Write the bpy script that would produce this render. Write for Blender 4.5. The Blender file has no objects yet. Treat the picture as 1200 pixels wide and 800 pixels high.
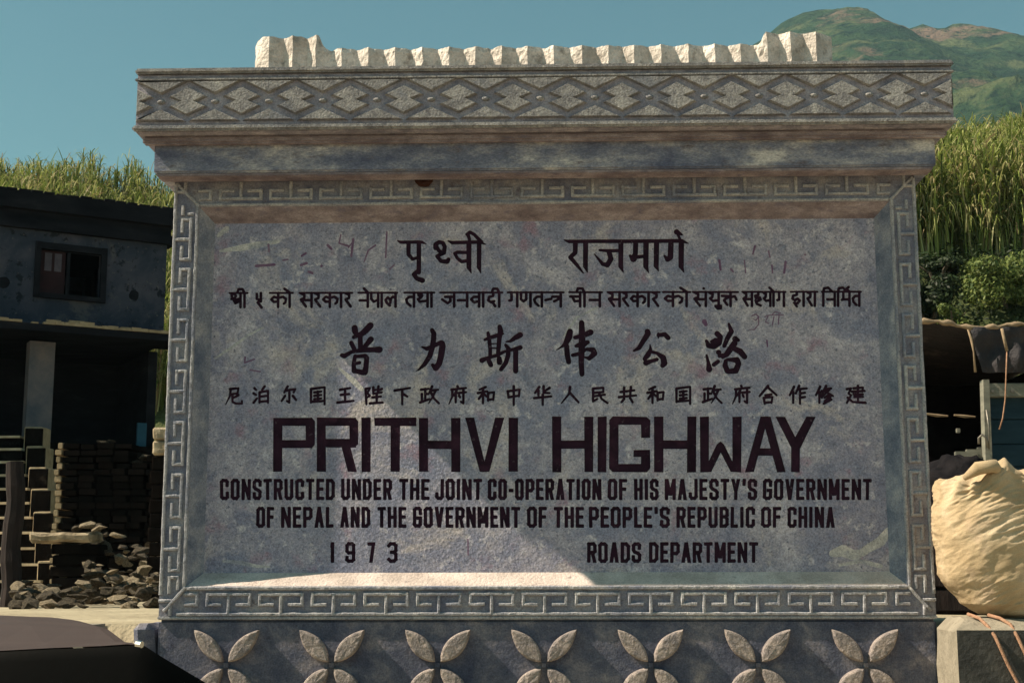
import bpy, bmesh, math, random
import numpy as np
from mathutils import Vector, Matrix
from mathutils.geometry import delaunay_2d_cdt
from mathutils import noise as mnoise
random.seed(7); np.random.seed(7)
S = bpy.context.scene
COL = S.collection
R = math.radians

# ------------------------------------------------------------------ camera
F = 50 / 36 * 1200                       # focal length in photograph pixels
CX, CY, CZ = 0.02433, -6.67, 1.3
YAW, PITCH, ROLL = 0.025836, 0.165554, -0.001909
def axes():
    f = Vector((-math.sin(YAW) * math.cos(PITCH), math.cos(YAW) * math.cos(PITCH), math.sin(PITCH)))
    r = Vector((math.cos(YAW), math.sin(YAW), 0)); u = r.cross(f)
    return f, math.cos(ROLL) * r + math.sin(ROLL) * u, -math.sin(ROLL) * r + math.cos(ROLL) * u
AF, AR, AU = axes()
cam = bpy.data.objects.new('camera', bpy.data.cameras.new('camera')); COL.objects.link(cam)
cam.data.lens = 50; cam.data.sensor_width = 36; cam.data.sensor_fit = 'HORIZONTAL'
cam.data.clip_start = 0.05; cam.data.clip_end = 20000
M = Matrix((AR, AU, -AF)).transposed().to_4x4(); M.translation = Vector((CX, CY, CZ))
cam.matrix_world = M
S.camera = cam
def at(px, py, y):
    """measured photograph point -> world point on the plane y"""
    px, py, y = float(px), float(py), float(y)
    d = AF + (px - 600) / F * AR - (py - 400) / F * AU
    t = (y - CY) / d.y
    return Vector((CX + t * d.x, y, CZ + t * d.z))
def proj(p):
    d = Vector(p) - Vector((CX, CY, CZ)); z = d.dot(AF)
    return 600 + F * d.dot(AR) / z, 400 - F * d.dot(AU) / z

# ------------------------------------------------------------------ light
SUN = Vector((-7.5, -1.0, 7.38)).normalized()
sun = bpy.data.lights.new('sun', 'SUN'); sun.energy = 5.0; sun.angle = R(0.5); sun.color = (1.0, 0.86, 0.66)
so = bpy.data.objects.new('sun', sun); COL.objects.link(so)
so.rotation_euler = SUN.to_track_quat('Z', 'Y').to_euler()
W = bpy.data.worlds.new('World'); S.world = W; W.use_nodes = True
wn = W.node_tree.nodes; wl = W.node_tree.links
sky = wn.new('ShaderNodeTexSky'); sky.sky_type = 'NISHITA'; sky.sun_disc = False
sky.sun_elevation = math.asin(SUN.z); sky.sun_rotation = math.atan2(SUN.x, SUN.y)
sky.air_density = 1.0; sky.dust_density = 1.5; sky.ozone_density = 1.0
tint = wn.new('ShaderNodeMix'); tint.data_type = 'RGBA'; tint.blend_type = 'MULTIPLY'; tint.inputs[0].default_value = 1
tint.inputs[7].default_value = (0.62, 1.03, 0.84, 1)
wl.new(sky.outputs[0], tint.inputs[6]); wl.new(tint.outputs[2], wn['Background'].inputs[0])
wn['Background'].inputs[1].default_value = 0.052
S.view_settings.view_transform = 'Standard'; S.view_settings.look = 'None'
S.view_settings.exposure = 0.92; S.view_settings.gamma = 1
S.render.engine = 'CYCLES'
S.cycles.use_denoising = True

# ------------------------------------------------------------------ materials
def mat(name, stops, scale=3.0, detail=8, rough=0.9, bump=0.3, bscale=60, distortion=0.0, spots=None,
        stretch=(1, 1, 1), bdist=0.01, spec=0.2, metallic=0, extra=None, nrough=0.6, layers=(), grain=0.0, gscale=130):
    """noise-coloured surface: stops = [(pos, (r,g,b)), ...]; spots = (scale, lo, hi, colour); extra likewise"""
    m = bpy.data.materials.new(name); m.use_nodes = True
    n = m.node_tree.nodes; l = m.node_tree.links; b = n['Principled BSDF']
    tc = n.new('ShaderNodeTexCoord'); mp = n.new('ShaderNodeMapping'); mp.inputs['Scale'].default_value = stretch
    l.new(tc.outputs['Object'], mp.inputs[0])
    nz = n.new('ShaderNodeTexNoise'); nz.inputs['Scale'].default_value = scale; nz.inputs['Detail'].default_value = detail
    nz.inputs['Roughness'].default_value = nrough; nz.inputs['Distortion'].default_value = distortion
    l.new(mp.outputs[0], nz.inputs[0])
    rp = n.new('ShaderNodeValToRGB'); e = rp.color_ramp.elements
    while len(e) < len(stops): e.new(0.5)
    for k, (p, c) in enumerate(stops): e[k].position = p; e[k].color = (*c, 1)
    l.new(nz.outputs[0], rp.inputs[0]); col = rp.outputs[0]
    for sp in [s for s in (spots, extra) if s] + list(layers):
        n2 = n.new('ShaderNodeTexNoise'); n2.inputs['Scale'].default_value = sp[0]; n2.inputs['Detail'].default_value = 6
        n2.inputs['Distortion'].default_value = sp[4] if len(sp) > 4 else 0.0
        n2.inputs['Roughness'].default_value = 0.65
        l.new(mp.outputs[0], n2.inputs[0])
        mr = n.new('ShaderNodeMapRange'); mr.inputs[1].default_value = sp[1]; mr.inputs[2].default_value = sp[2]
        l.new(n2.outputs[0], mr.inputs[0])
        mx = n.new('ShaderNodeMix'); mx.data_type = 'RGBA'
        l.new(mr.outputs[0], mx.inputs[0]); l.new(col, mx.inputs[6]); mx.inputs[7].default_value = (*sp[3], 1); col = mx.outputs[2]
    if grain:
        ng = n.new('ShaderNodeTexNoise'); ng.inputs['Scale'].default_value = gscale; ng.inputs['Detail'].default_value = 4; ng.inputs['Roughness'].default_value = .75
        l.new(mp.outputs[0], ng.inputs[0])
        g1_ = n.new('ShaderNodeMapRange'); g1_.inputs[1].default_value = .3; g1_.inputs[2].default_value = .7
        g1_.inputs[3].default_value = 1 - grain; g1_.inputs[4].default_value = 1 + grain; l.new(ng.outputs[0], g1_.inputs[0])
        mv_ = n.new('ShaderNodeVectorMath'); mv_.operation = 'SCALE'; l.new(col, mv_.inputs[0]); l.new(g1_.outputs[0], mv_.inputs['Scale']); col = mv_.outputs[0]
    l.new(col, b.inputs['Base Color'])
    b.inputs['Roughness'].default_value = rough; b.inputs['Specular IOR Level'].default_value = spec
    b.inputs['Metallic'].default_value = metallic
    if bump:
        nb = n.new('ShaderNodeTexNoise'); nb.inputs['Scale'].default_value = bscale; nb.inputs['Detail'].default_value = 5
        nb.inputs['Roughness'].default_value = 0.6
        l.new(mp.outputs[0], nb.inputs[0])
        bp = n.new('ShaderNodeBump'); bp.inputs['Strength'].default_value = bump; bp.inputs['Distance'].default_value = bdist
        l.new(nb.outputs[0], bp.inputs['Height']); l.new(bp.outputs[0], b.inputs['Normal'])
    return m
STONE = mat('weathered_render', [(.34, (0.1076, 0.1131, 0.1693)), (.46, (0.1832, 0.1850, 0.2426)), (.56, (0.2690, 0.2603, 0.2975)), (.68, (0.4087, 0.3801, 0.3821))],
            5, nrough=.7, bump=.8, bscale=75, bdist=.007, spots=(22, .56, .70, (0.1293, 0.1131, 0.1327)), extra=(7, .58, .72, (0.1190, 0.1296, 0.1888)), grain=.35)
RIDGE = mat('worn_ridge_render', [(.34, (0.2272, 0.2301, 0.2725)), (.5, (0.3614, 0.3526, 0.3770)), (.66, (0.5335, 0.5084, 0.4953))],
            12, nrough=.7, bump=.9, bscale=90, bdist=.008, spots=(6, .48, .64, (0.1997, 0.2103, 0.2725)), extra=(40, .56, .72, (0.1871, 0.1769, 0.1916)), grain=.4)
FRIEZE = mat('frieze_render', [(.34, (0.1686, 0.1628, 0.1751)), (.5, (0.2854, 0.2703, 0.2735)), (.66, (0.4012, 0.3801, 0.3695))],
             14, nrough=.7, bump=1.0, bscale=95, bdist=.010, spots=(55, .52, .70, (0.1382, 0.1296, 0.1464)), extra=(4, .55, .7, (0.1798, 0.1850, 0.2185)), grain=.4)
FRIEZEBG = mat('frieze_ground_render', [(.34, (0.1798, 0.1727, 0.2186)), (.5, (0.2868, 0.2645, 0.3132)), (.66, (0.4492, 0.4048, 0.4490))],
               12, nrough=.7, bump=.9, bscale=90, bdist=.008, grain=.35)
CREST = mat('limewashed_render', [(.34, (0.4248, 0.3745, 0.3360)), (.5, (0.6136, 0.5448, 0.4978)), (.66, (0.7316, 0.6582, 0.6098))],
            8, bump=1.0, bscale=55, bdist=.012, spots=(24, .52, .72, (0.2596, 0.2270, 0.1991)), grain=.2, gscale=90)
SLOPE = mat('bounce_tinted_render', [(.34, (0.1386, 0.1075, 0.1269)), (.48, (0.2233, 0.1816, 0.1989)), (.6, (0.3190, 0.2669, 0.2855)), (.74, (0.4466, 0.3954, 0.4270))],
            6, nrough=.7, bump=.7, bscale=60, bdist=.007, stretch=(1, 1, 3), spots=(14, .54, .72, (0.1485, 0.1274, 0.1732)), grain=.35)  # brown tint stands in for warm bounce light on down-facing faces
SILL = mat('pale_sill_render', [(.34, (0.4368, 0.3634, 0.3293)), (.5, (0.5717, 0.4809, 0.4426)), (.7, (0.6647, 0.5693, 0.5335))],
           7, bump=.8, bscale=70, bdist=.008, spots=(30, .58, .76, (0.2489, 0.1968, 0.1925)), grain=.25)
BAND = mat('blue_grey_band_render', [(.36, (0.1017, 0.1118, 0.1767)), (.48, (0.1796, 0.1904, 0.2564)), (.57, (0.3147, 0.3067, 0.3431)), (.66, (0.5624, 0.5246, 0.5151))],
           6, nrough=.72, bump=.7, bscale=60, bdist=.006, stretch=(.6, 1, 1.5), spots=(18, .56, .70, (0.1351, 0.1164, 0.1339)), grain=.4)
PANEL = mat('panel_render', [(.37, (0.2053, 0.2105, 0.2974)), (.445, (0.2864, 0.2773, 0.3674)), (.515, (0.3566, 0.3336, 0.4025)), (.58, (0.4373, 0.4041, 0.4785)), (.66, (0.5796, 0.5322, 0.5815))],
            4.6, distortion=.35, detail=13, nrough=.74, bump=.9, bscale=60, bdist=.009, spots=(2.2, .49, .62, (0.2432, 0.2516, 0.3500), .5),
            extra=(17, .57, .68, (0.5695, 0.5272, 0.5815)), layers=((6, .57, .68, (0.3133, 0.2208, 0.2917)), (2.6, .56, .66, (0.5085, 0.4484, 0.4604), .7), (9, .57, .70, (0.1945, 0.2054, 0.2859)), (60, .57, .66, (0.1729, 0.1745, 0.2391))), grain=.45)
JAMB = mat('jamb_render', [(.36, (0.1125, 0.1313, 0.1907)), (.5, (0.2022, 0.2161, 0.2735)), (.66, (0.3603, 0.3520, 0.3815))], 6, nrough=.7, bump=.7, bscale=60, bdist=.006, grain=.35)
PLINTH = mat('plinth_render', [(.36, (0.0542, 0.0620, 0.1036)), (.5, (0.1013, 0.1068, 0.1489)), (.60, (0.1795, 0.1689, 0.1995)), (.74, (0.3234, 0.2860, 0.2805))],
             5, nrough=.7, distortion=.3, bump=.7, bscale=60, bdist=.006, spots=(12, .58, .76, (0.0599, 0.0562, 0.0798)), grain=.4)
PAINT = mat('incised_dark_paint', [(.3, (.013, .005, .012)), (.7, (.036, .013, .028))], 12, spots=(38, .62, .70, (.10, .07, .09)), extra=(7, .56, .70, (.05, .018, .035)), bump=.3, bscale=90, rough=.75, spec=.1)
GRAFF = mat('faded_purple_paint', [(.3, (0.1150, 0.0500, 0.1210)), (.6, (0.1955, 0.1200, 0.1870)), (.75, (0.2760, 0.2100, 0.2640))], 18, bump=.4, bscale=60)
LIME = mat('lime_residue', [(.36, (0.3552, 0.3484, 0.3726)), (.5, (0.4736, 0.4543, 0.4488)), (.64, (0.6159, 0.5697, 0.5517))], 14, nrough=.75, bump=.8, bscale=60, bdist=.008, spots=(9, .5, .6, (0.3199, 0.3200, 0.3666)), grain=.4)
BLOCKM = mat('block_shaded_concrete', [(.3, (0.0350, 0.0350, 0.0350)), (.55, (0.0595, 0.0574, 0.0546)), (.75, (0.0980, 0.0910, 0.0805))], 9, bump=.9, bscale=35, bdist=.01,
             spots=(16, .6, .7, (0.0420, 0.0420, 0.0420)))  # front face only: its shade is put into the dark colour
BLOCKE = mat('block_sunlit_concrete', [(.3, (0.2108, 0.1860, 0.1472)), (.7, (0.3100, 0.2728, 0.2176))], 9, bump=.8, bscale=40, bdist=.01, spots=(24, .6, .75, (0.1240, 0.1054, 0.0832)))  # paler copy of the concrete, sunlight painted on left and top
JUTE = mat('jute_sacking', [(.3, (0.3300, 0.2399, 0.1417)), (.5, (0.4400, 0.3335, 0.2126)), (.7, (0.5720, 0.4564, 0.3220))], 5, bump=.8, bscale=240, bdist=.004,
           spots=(9, .55, .8, (0.3740, 0.2700, 0.1960)), grain=.22, gscale=300)
ROPE = mat('rope_fibre', [(.3, (.30, .16, .10)), (.7, (.45, .27, .18))], 40, bump=.8, bscale=150)
DIRT = mat('dry_dirt', [(.3, (.24, .20, .14)), (.55, (.36, .31, .22)), (.75, (.44, .38, .28))], 1.2, bump=.8, bscale=14, bdist=.03,
           spots=(7, .55, .75, (.20, .165, .12)))
PETAL = mat('petal_render', [(.34, (0.1714, 0.1540, 0.1590)), (.5, (0.2820, 0.2391, 0.2270)), (.68, (0.4265, 0.3534, 0.3180))], 16, nrough=.7, bump=1.0, bscale=60, bdist=.012, spots=(30, .55, .72, (0.1351, 0.1260, 0.1406)), grain=.4)
HILLSOIL = mat('hill_soil', [(.3, (.04, .055, .02)), (.55, (.07, .085, .03)), (.8, (.13, .12, .06))], .8, bump=.9, bscale=6, bdist=.1)
RUBBLE = mat('rubble_stone', [(.3, (0.1100, 0.0858, 0.0572)), (.5, (0.2640, 0.2090, 0.1430)), (.7, (0.4620, 0.3740, 0.2640))], 5, bump=1, bscale=30, bdist=.02)
RUBBLED = mat('dark_rubble_stone', [(.3, (.03, .024, .018)), (.5, (.07, .055, .04)), (.7, (.16, .13, .09))], 5, bump=1, bscale=30, bdist=.02)
TREAD = mat('sunlit_tread_edge', [(.3, (.38, .30, .20)), (.7, (.55, .45, .32))], 9, bump=.9, bscale=40, bdist=.015)  # pale colour stands in for sun grazing the step nosings
SHADEM = mat('shade_dark_masonry', spec=0.0, stops=[(.3, (.003, .0025, .0025)), (.6, (.008, .0065, .006)), (.8, (.035, .028, .022))], scale=7, bump=.8, bscale=40, bdist=.01)  # near-black colour stands in for deep shade on the masonry fronts
PALEEDGE = mat('sunlit_edge', [(.3, (.22, .165, .10)), (.7, (.38, .30, .20))], 9, bump=.9, bscale=40, bdist=.015)  # pale colour carries the sunlight on stair, slab and brick edges
HWALL = mat('house_blue_wash', layers=((1.1, .55, .62, (0.0677, 0.0673, 0.0772), .6), (5, .58, .64, (0.0099, 0.0134, 0.0214)), (14, .62, .68, (0.0863, 0.0786, 0.0831))), stops= [(.3, (0.0146, 0.0212, 0.0370)), (.5, (0.0293, 0.0379, 0.0586)), (.75, (0.0712, 0.0681, 0.0896))], scale=1.6, bump=.4, bscale=18, distortion=.5)
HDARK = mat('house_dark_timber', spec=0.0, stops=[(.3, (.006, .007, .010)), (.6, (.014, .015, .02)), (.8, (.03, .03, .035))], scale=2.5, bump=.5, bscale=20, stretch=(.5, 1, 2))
HSHUT = mat('maroon_shutter_paint', [(.3, (.014, .006, .009)), (.7, (.026, .011, .014))], 6, bump=.3, bscale=30)
HPANE = mat('shutter_pane_paint', [(.3, (.05, .045, .06)), (.7, (.09, .08, .10))], 6, bump=.2, bscale=30)
PILLAR = mat('pillar_limewash', [(.3, (0.0540, 0.0700, 0.0950)), (.55, (0.1200, 0.1150, 0.1300)), (.8, (0.2040, 0.1700, 0.1700))], 2.5, bump=.4, bscale=22)
TARP = mat('dark_tarpaulin', [(.3, (.022, .022, .028)), (.6, (.045, .04, .045)), (.8, (.09, .075, .07))], 5, bump=.8, bscale=16, bdist=.03,
           spots=(4, .58, .75, (.14, .115, .10)), rough=.7)
TARPE = mat('hem_and_lit_edge', [(.3, (0.2040, 0.1450, 0.0928)), (.7, (0.3120, 0.2320, 0.1566))], 14, bump=.6, bscale=40)  # hem and strap; also colours the lit fold and light slits
GWOOD = mat('grey_painted_board', [(.3, (.13, .13, .11)), (.6, (.21, .205, .17)), (.8, (.28, .265, .22))], 6, bump=.5, bscale=40, stretch=(1, 1, 4), spots=(20, .62, .74, (.08, .07, .06)))
BLUEP = mat('dark_blue_board', [(.3, (.010, .028, .045)), (.7, (.022, .05, .072))], 4, bump=.4, bscale=30, stretch=(1, 1, 4))
IRON = mat('grey_iron', [(.3, (.12, .11, .10)), (.7, (.25, .23, .2))], 20, bump=.3, rough=.5, metallic=.6)
BLACKC = mat('black_cloth', spec=0.0, stops=[(.3, (.008, .008, .010)), (.7, (.022, .02, .022))], scale=8, bump=.8, bscale=14, bdist=.02)
HOOD = mat('dusty_bonnet_paint', [(.3, (0.0475, 0.0299, 0.0259)), (.6, (0.0634, 0.0408, 0.0350)), (.8, (0.0792, 0.0530, 0.0448))], 3, bump=.12, bscale=120, rough=.55, stretch=(.5, 2, 1), spec=.3)
CARB = mat('shaded_car_paint', [(.3, (.002, .002, .002)), (.7, (.003, .003, .003))], 3, bump=.05, rough=.6, spec=.05)  # near-black colour stands in for shade on the brown car's sides
CHROME = mat('chrome', [(.3, (.5, .5, .5)), (.7, (.6, .6, .6))], 3, bump=0, rough=.2, metallic=1)
GLASS = mat('car_glass', [(.3, (.02, .025, .03)), (.7, (.03, .035, .04))], 3, bump=0, rough=.08, spec=.6)
RUBBER = mat('tyre_rubber', [(.3, (.015, .015, .015)), (.7, (.03, .03, .03))], 8, bump=.4)
POSTW = mat('dark_post_timber', [(.3, (.010, .008, .009)), (.7, (.035, .025, .024))], 6, bump=.8, bscale=20, stretch=(3, 3, .5))
BARK = mat('bark', [(.3, (.05, .04, .03)), (.7, (.10, .08, .06))], 8, bump=.8)
def leafmat(name, cols, trans=.25):
    m = bpy.data.materials.new(name); m.use_nodes = True
    n = m.node_tree.nodes; l = m.node_tree.links; b = n['Principled BSDF']
    g = n.new('ShaderNodeNewGeometry'); rp = n.new('ShaderNodeValToRGB'); e = rp.color_ramp.elements
    while len(e) < len(cols): e.new(.5)
    for k, c in enumerate(cols): e[k].position = k / (len(cols) - 1); e[k].color = (*c, 1)
    l.new(g.outputs['Random Per Island'], rp.inputs[0]); l.new(rp.outputs[0], b.inputs['Base Color'])
    b.inputs['Roughness'].default_value = .55; b.inputs['Specular IOR Level'].default_value = .25
    t = n.new('ShaderNodeBsdfTranslucent'); l.new(rp.outputs[0], t.inputs[0])
    mx = n.new('ShaderNodeMixShader'); mx.inputs[0].default_value = trans
    l.new(b.outputs[0], mx.inputs[1]); l.new(t.outputs[0], mx.inputs[2]); l.new(mx.outputs[0], n['Material Output'].inputs[0])
    return m
CANE = leafmat('cane_leaf', [(0.0394, 0.0581, 0.0145), (0.0887, 0.1258, 0.0242), (0.1577, 0.2033, 0.0436), (0.2563, 0.3001, 0.0678), (0.3745, 0.3872, 0.1355), (0.4534, 0.4162, 0.2130), (0.2168, 0.1452, 0.0774)], .35)
BUSH = leafmat('bush_leaf', [(.03, .055, .014), (.07, .105, .025), (.13, .17, .04), (.22, .25, .08)], .3)
DARKBUSH = leafmat('dark_bush_leaf', [(.008, .014, .006), (.015, .026, .010), (.035, .055, .018)], .2)

# ------------------------------------------------------------------ object helpers
OFF = {}
def off(o): return OFF.get(o.name, Vector((0, 0, 0))) if o else Vector((0, 0, 0))
def tag(o, label=None, cat=None, group=None, kind=None):
    if label: o['label'] = label
    if cat: o['category'] = cat
    if group: o['group'] = group
    if kind: o['kind'] = kind
    return o
def thing(name, loc, label, cat, group=None):
    o = bpy.data.objects.new(name, None); COL.objects.link(o); o.location = loc; OFF[o.name] = Vector(loc)
    return tag(o, label, cat, group)
def link(name, me, parent=None, loc=None):
    o = bpy.data.objects.new(name, me); COL.objects.link(o)
    if parent: o.parent = parent
    if loc is not None: o.location = loc
    return o
def obj(name, vs, fs, m, parent=None, smooth=False):
    """vertices in world coordinates; shifted to the parent's base"""
    o0 = off(parent)
    me = bpy.data.meshes.new(name)
    me.from_pydata([tuple(Vector(v) - o0) for v in vs], [], fs); me.update()
    ms = m if isinstance(m, (list, tuple)) else [m]
    for k in ms: me.materials.append(k)
    if smooth: me.polygons.foreach_set('use_smooth', [True] * len(me.polygons))
    o = link(name, me, parent); OFF[o.name] = o0
    return o
class MB:
    def __init__(s): s.v = []; s.f = []
    def add(s, vs, fs):
        b = len(s.v); s.v += [tuple(v) for v in vs]; s.f += [tuple(b + i for i in f) for f in fs]; return s
    def box(s, a, b, bev=0.0, taper=None):
        (x0, y0, z0), (x1, y1, z1) = a, b
        if bev <= 0:
            vs = [(x, y, z) for z in (z0, z1) for y in (y0, y1) for x in (x0, x1)]
            return s.add(vs, [(0, 2, 3, 1), (4, 5, 7, 6), (0, 1, 5, 4), (2, 6, 7, 3), (0, 4, 6, 2), (1, 3, 7, 5)])
        bm = bmesh.new(); bmesh.ops.create_cube(bm, size=1)
        for v in bm.verts:
            v.co = Vector(((x0 + x1) / 2 + v.co.x * (x1 - x0), (y0 + y1) / 2 + v.co.y * (y1 - y0), (z0 + z1) / 2 + v.co.z * (z1 - z0)))
        bmesh.ops.bevel(bm, geom=bm.edges[:], offset=bev, segments=2, affect='EDGES', clamp_overlap=True)
        bm.verts.index_update()
        s.add([v.co[:] for v in bm.verts], [[v.index for v in f.verts] for f in bm.faces]); bm.free(); return s
    def tube(s, pts, r, n=8, cap=True):
        pts = [Vector(p) for p in pts]; rs = r if isinstance(r, (list, tuple)) else [r] * len(pts)
        ring = []
        for k, p in enumerate(pts):
            d = (pts[min(k + 1, len(pts) - 1)] - pts[max(k - 1, 0)]).normalized()
            a = d.orthogonal().normalized() if k == 0 else (a - d * a.dot(d)).normalized()
            b = d.cross(a)
            ring.append([p + rs[k] * (math.cos(2 * math.pi * q / n) * a + math.sin(2 * math.pi * q / n) * b) for q in range(n)])
        vs = [v for rg in ring for v in rg]; fs = []
        for k in range(len(pts) - 1):
            for q in range(n): fs.append((k * n + q, k * n + (q + 1) % n, (k + 1) * n + (q + 1) % n, (k + 1) * n + q))
        if cap: fs.append(tuple(range(n))[::-1]); fs.append(tuple(range((len(pts) - 1) * n, len(pts) * n)))
        return s.add(vs, fs)
    def prism(s, poly, y0, y1, inset=0.0):
        """polygon [(x,z)] facing -y, from y1 (back) to y0 (front), front face shrunk by inset"""
        n = len(poly); cx = sum(p[0] for p in poly) / n; cz = sum(p[1] for p in poly) / n
        fr = []
        for i in range(n):
            p0, p, p1 = Vector(poly[i - 1]), Vector(poly[i]), Vector(poly[(i + 1) % n])
            e0 = (p - p0).normalized(); e1 = (p1 - p).normalized()
            n0 = Vector((-e0.y, e0.x)); n1 = Vector((-e1.y, e1.x)); m = n0 + n1
            m = m.normalized() / max(.35, m.normalized().dot(n0)) if m.length > 1e-6 else n0
            fr.append(p + m * inset)
        A = sum(poly[i - 1][0] * poly[i][1] - poly[i][0] * poly[i - 1][1] for i in range(n))
        if A < 0: return s.prism(poly[::-1], y0, y1, inset)
        vs = [(p.x, y0, p.y) for p in fr] + [(p[0], y1, p[1]) for p in poly]
        fs = [tuple(range(n))] + [(i, n + i, n + (i + 1) % n, (i + 1) % n) for i in range(n)]
        return s.add(vs, fs)
    def build(s, name, m, parent=None, smooth=False): return obj(name, s.v, s.f, m, parent, smooth)
def fbm(p, sc=1.0, o=4):
    return mnoise.fractal(Vector(p) * sc, 1.0, 2.0, o)

# ------------------------------------------------------------------ terrain
TZ = 1.09                                  # level of the yard behind the monument
def crest_z(x):
    return float(np.interp(x, [-60, -30, -16, -11.3, 0, 14, 17, 30, 60], [16, 13.4, 12.75, 11.9, 12.0, 13.35, 14.2, 16, 19]))
def ground_z(x, y):
    if y < 0.29: return 0.0
    foot = float(np.interp(x, [-4, 4], [25.5, 15.0])); top = float(np.interp(x, [-4, 4], [29, 23.5]))
    if y < foot: return TZ
    zb = float(np.interp(x, [-4, 4], [5.6, 8.0]))
    if y < top: t = (y - foot) / (top - foot); return TZ + (zb - TZ) * t * t * (3 - 2 * t) + .12 * fbm((x, y, 0), .6)
    cz = crest_z(x)
    if y < 38: t = (y - top) / (38 - top); return zb + (cz - zb) * t + .25 * fbm((x, y, 3), .25)
    if y < 70: return cz - (y - 38) * .12 + .25 * fbm((x, y, 3), .25)
    return max(TZ - 1, cz - 32 * .12 - (y - 70) * .09)
xs = np.concatenate([[-4000, -2000, -900, -400, -200, -110, -80], np.arange(-60, 60.1, 1.0), [80, 110, 200, 400, 900, 2000, 4000]])
ys = np.concatenate([[-4000, -1000, -300, -100, -50, -30, -20, -14, -10, -7, -5, -3, -1.5, -.5, .0, .27, .30], np.arange(1, 72, 1.0),
                     [80, 100, 140, 200, 300, 600, 1200, 2500, 5000]])
gv = [(float(x), float(y), ground_z(float(x), float(y)) + (0.03 * fbm((x, y, 9), .5) if abs(x) < 60 and y > 1 else 0)) for y in ys for x in xs]
nx = len(xs); gf = []; gm = []
for j in range(len(ys) - 1):
    for i in range(nx - 1):
        gf.append((j * nx + i, j * nx + i + 1, (j + 1) * nx + i + 1, (j + 1) * nx + i))
        z = max(gv[k][2] for k in gf[-1]); gm.append(1 if z > 1.5 or ys[j] > 60 else 0)
g = obj('ground', gv, gf, [DIRT, HILLSOIL], smooth=True); g.data.polygons.foreach_set('material_index', gm)
g['kind'] = 'structure'

# mountain, over a kilometre away
def mountain_mat():
    m = mat('mountain_vegetation', [(.30, (.008, .019, .012)), (.45, (.015, .032, .017)), (.56, (.030, .050, .022)), (.68, (.055, .066, .032)), (.8, (.13, .10, .07))],
            .012, detail=12, nrough=.68, bump=1.0, bscale=.09, bdist=9, rough=1, spec=0, spots=(.008, .54, .62, (.13, .085, .065)), extra=(.06, .53, .60, (.007, .016, .010)), layers=((.022, .55, .66, (.075, .085, .04)),))
    return m
rp = [(-900, 40), (400, 330), (760, 190), (820, 120), (862, 66), (895, 40), (915, 26), (940, 14), (965, 9), (990, 6), (1008, 8), (1024, 18), (1045, 27), (1062, 31),
      (1078, 27), (1092, 32), (1112, 28), (1130, 25), (1150, 29), (1175, 37), (1200, 43), (1240, 60), (1300, 70), (1400, 110), (1600, 200)]
YM = 1250.0
rx = []; rz = []
for px, py in rp[2:]:
    q = at(px, py, YM); rx.append(q.x); rz.append(q.z)
rx = [rx[0] - 400] + rx + [rx[-1] + 900]; rz = [20] + rz + [60]
mv = []; mf = []; NX, NY = 300, 150
X0, X1 = rx[0] - 50, rx[-1] + 50
for j in range(NY):
    for i in range(NX):
        x = X0 + (X1 - X0) * i / (NX - 1); y = 380 + 1500 * j / (NY - 1)
        h = float(np.interp(x, rx, rz))
        t = (y - 380) / (YM - 380)
        if t < 1:
            k = max(t, 0) ** .9; z = h * k
            ra = mnoise.ridged_multi_fractal(Vector((x * .0042, y * .0028, 1.3)), .9, 2.1, 6, 1.0, 2.0)
            z += (ra - 1.1) * 42 * math.sin(math.pi * min(1, t)) * (1 - t) ** .5 * min(1, h / 250)
            z += fbm((x, y, 0), .02, 5) * 7 * min(1, t * 2) * (1 - .8 * t)
        else:
            z = h * max(0, 1 - (y - YM) / 620) ** 1.2
            if t < 1.03: z = min(z, h)
        mv.append((x, y, z - 1 + (fbm((x, y, 5), .06, 3) * 3 if t < 1 else 0) * (1 if t > .2 else 0)))
for j in range(NY - 1):
    for i in range(NX - 1): mf.append((j * NX + i, j * NX + i + 1, (j + 1) * NX + i + 1, (j + 1) * NX + i))
obj('mountain', mv, mf, mountain_mat(), smooth=True)['kind'] = 'structure'

# ------------------------------------------------------------------ monument
MON = thing('monument', (0, .4, 0), 'large grey rendered highway monument with carved borders and dark incised lettering', 'monument')
DB = .82                                    # back of the monument
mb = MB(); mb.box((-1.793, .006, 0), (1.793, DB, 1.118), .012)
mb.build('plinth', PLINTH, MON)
mb = MB(); mb.box((-1.795, -.006, 1.1185), (1.795, DB + .01, 1.134), .004); mb.build('plinth_ledge', RIDGE, MON)
# frame round the panel: a ring with a recess
XO, XI, ZI0, ZI1, ZO0, ZO1 = 1.79, 1.665, 1.272, 3.085, 1.1345, 3.212
XP, ZP0, ZP1, YP = 1.606, 1.332, 3.022, .08
def ring(x, z0, z1, y): return [(-x, y, z0), (x, y, z0), (x, y, z1), (-x, y, z1)]
def nquad(name, a, b, idx, m, n=60):
    """subdivided strip between two ring sides"""
    i, j = idx; A0, A1, B0, B1 = [Vector(v) for v in (a[i], a[j], b[i], b[j])]
    vs = []; fs = []
    for k in range(n + 1):
        t = k / n
        for q in range(5):
            s_ = q / 4; p = A0.lerp(A1, t).lerp(B0.lerp(B1, t), s_)
            if 0 < q < 4 and 0 < k < n: p += Vector((0, .0035 * fbm(p, 9), .003 * fbm(p + Vector((3, 1, 2)), 7)))
            vs.append(p)
    for k in range(n):
        for q in range(4): fs.append((k * 5 + q, (k + 1) * 5 + q, (k + 1) * 5 + q + 1, k * 5 + q + 1))
    return obj(name, vs, fs, m, MON, True)
O, I, P = ring(XO, ZO0, ZO1, 0), ring(XI, ZI0, ZI1, 0), ring(XP, ZP0, ZP1, YP)
mb = MB()
for i in range(4):
    j = (i + 1) % 4; mb.add([O[i], O[j], I[j], I[i]], [(0, 1, 2, 3)])
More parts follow.
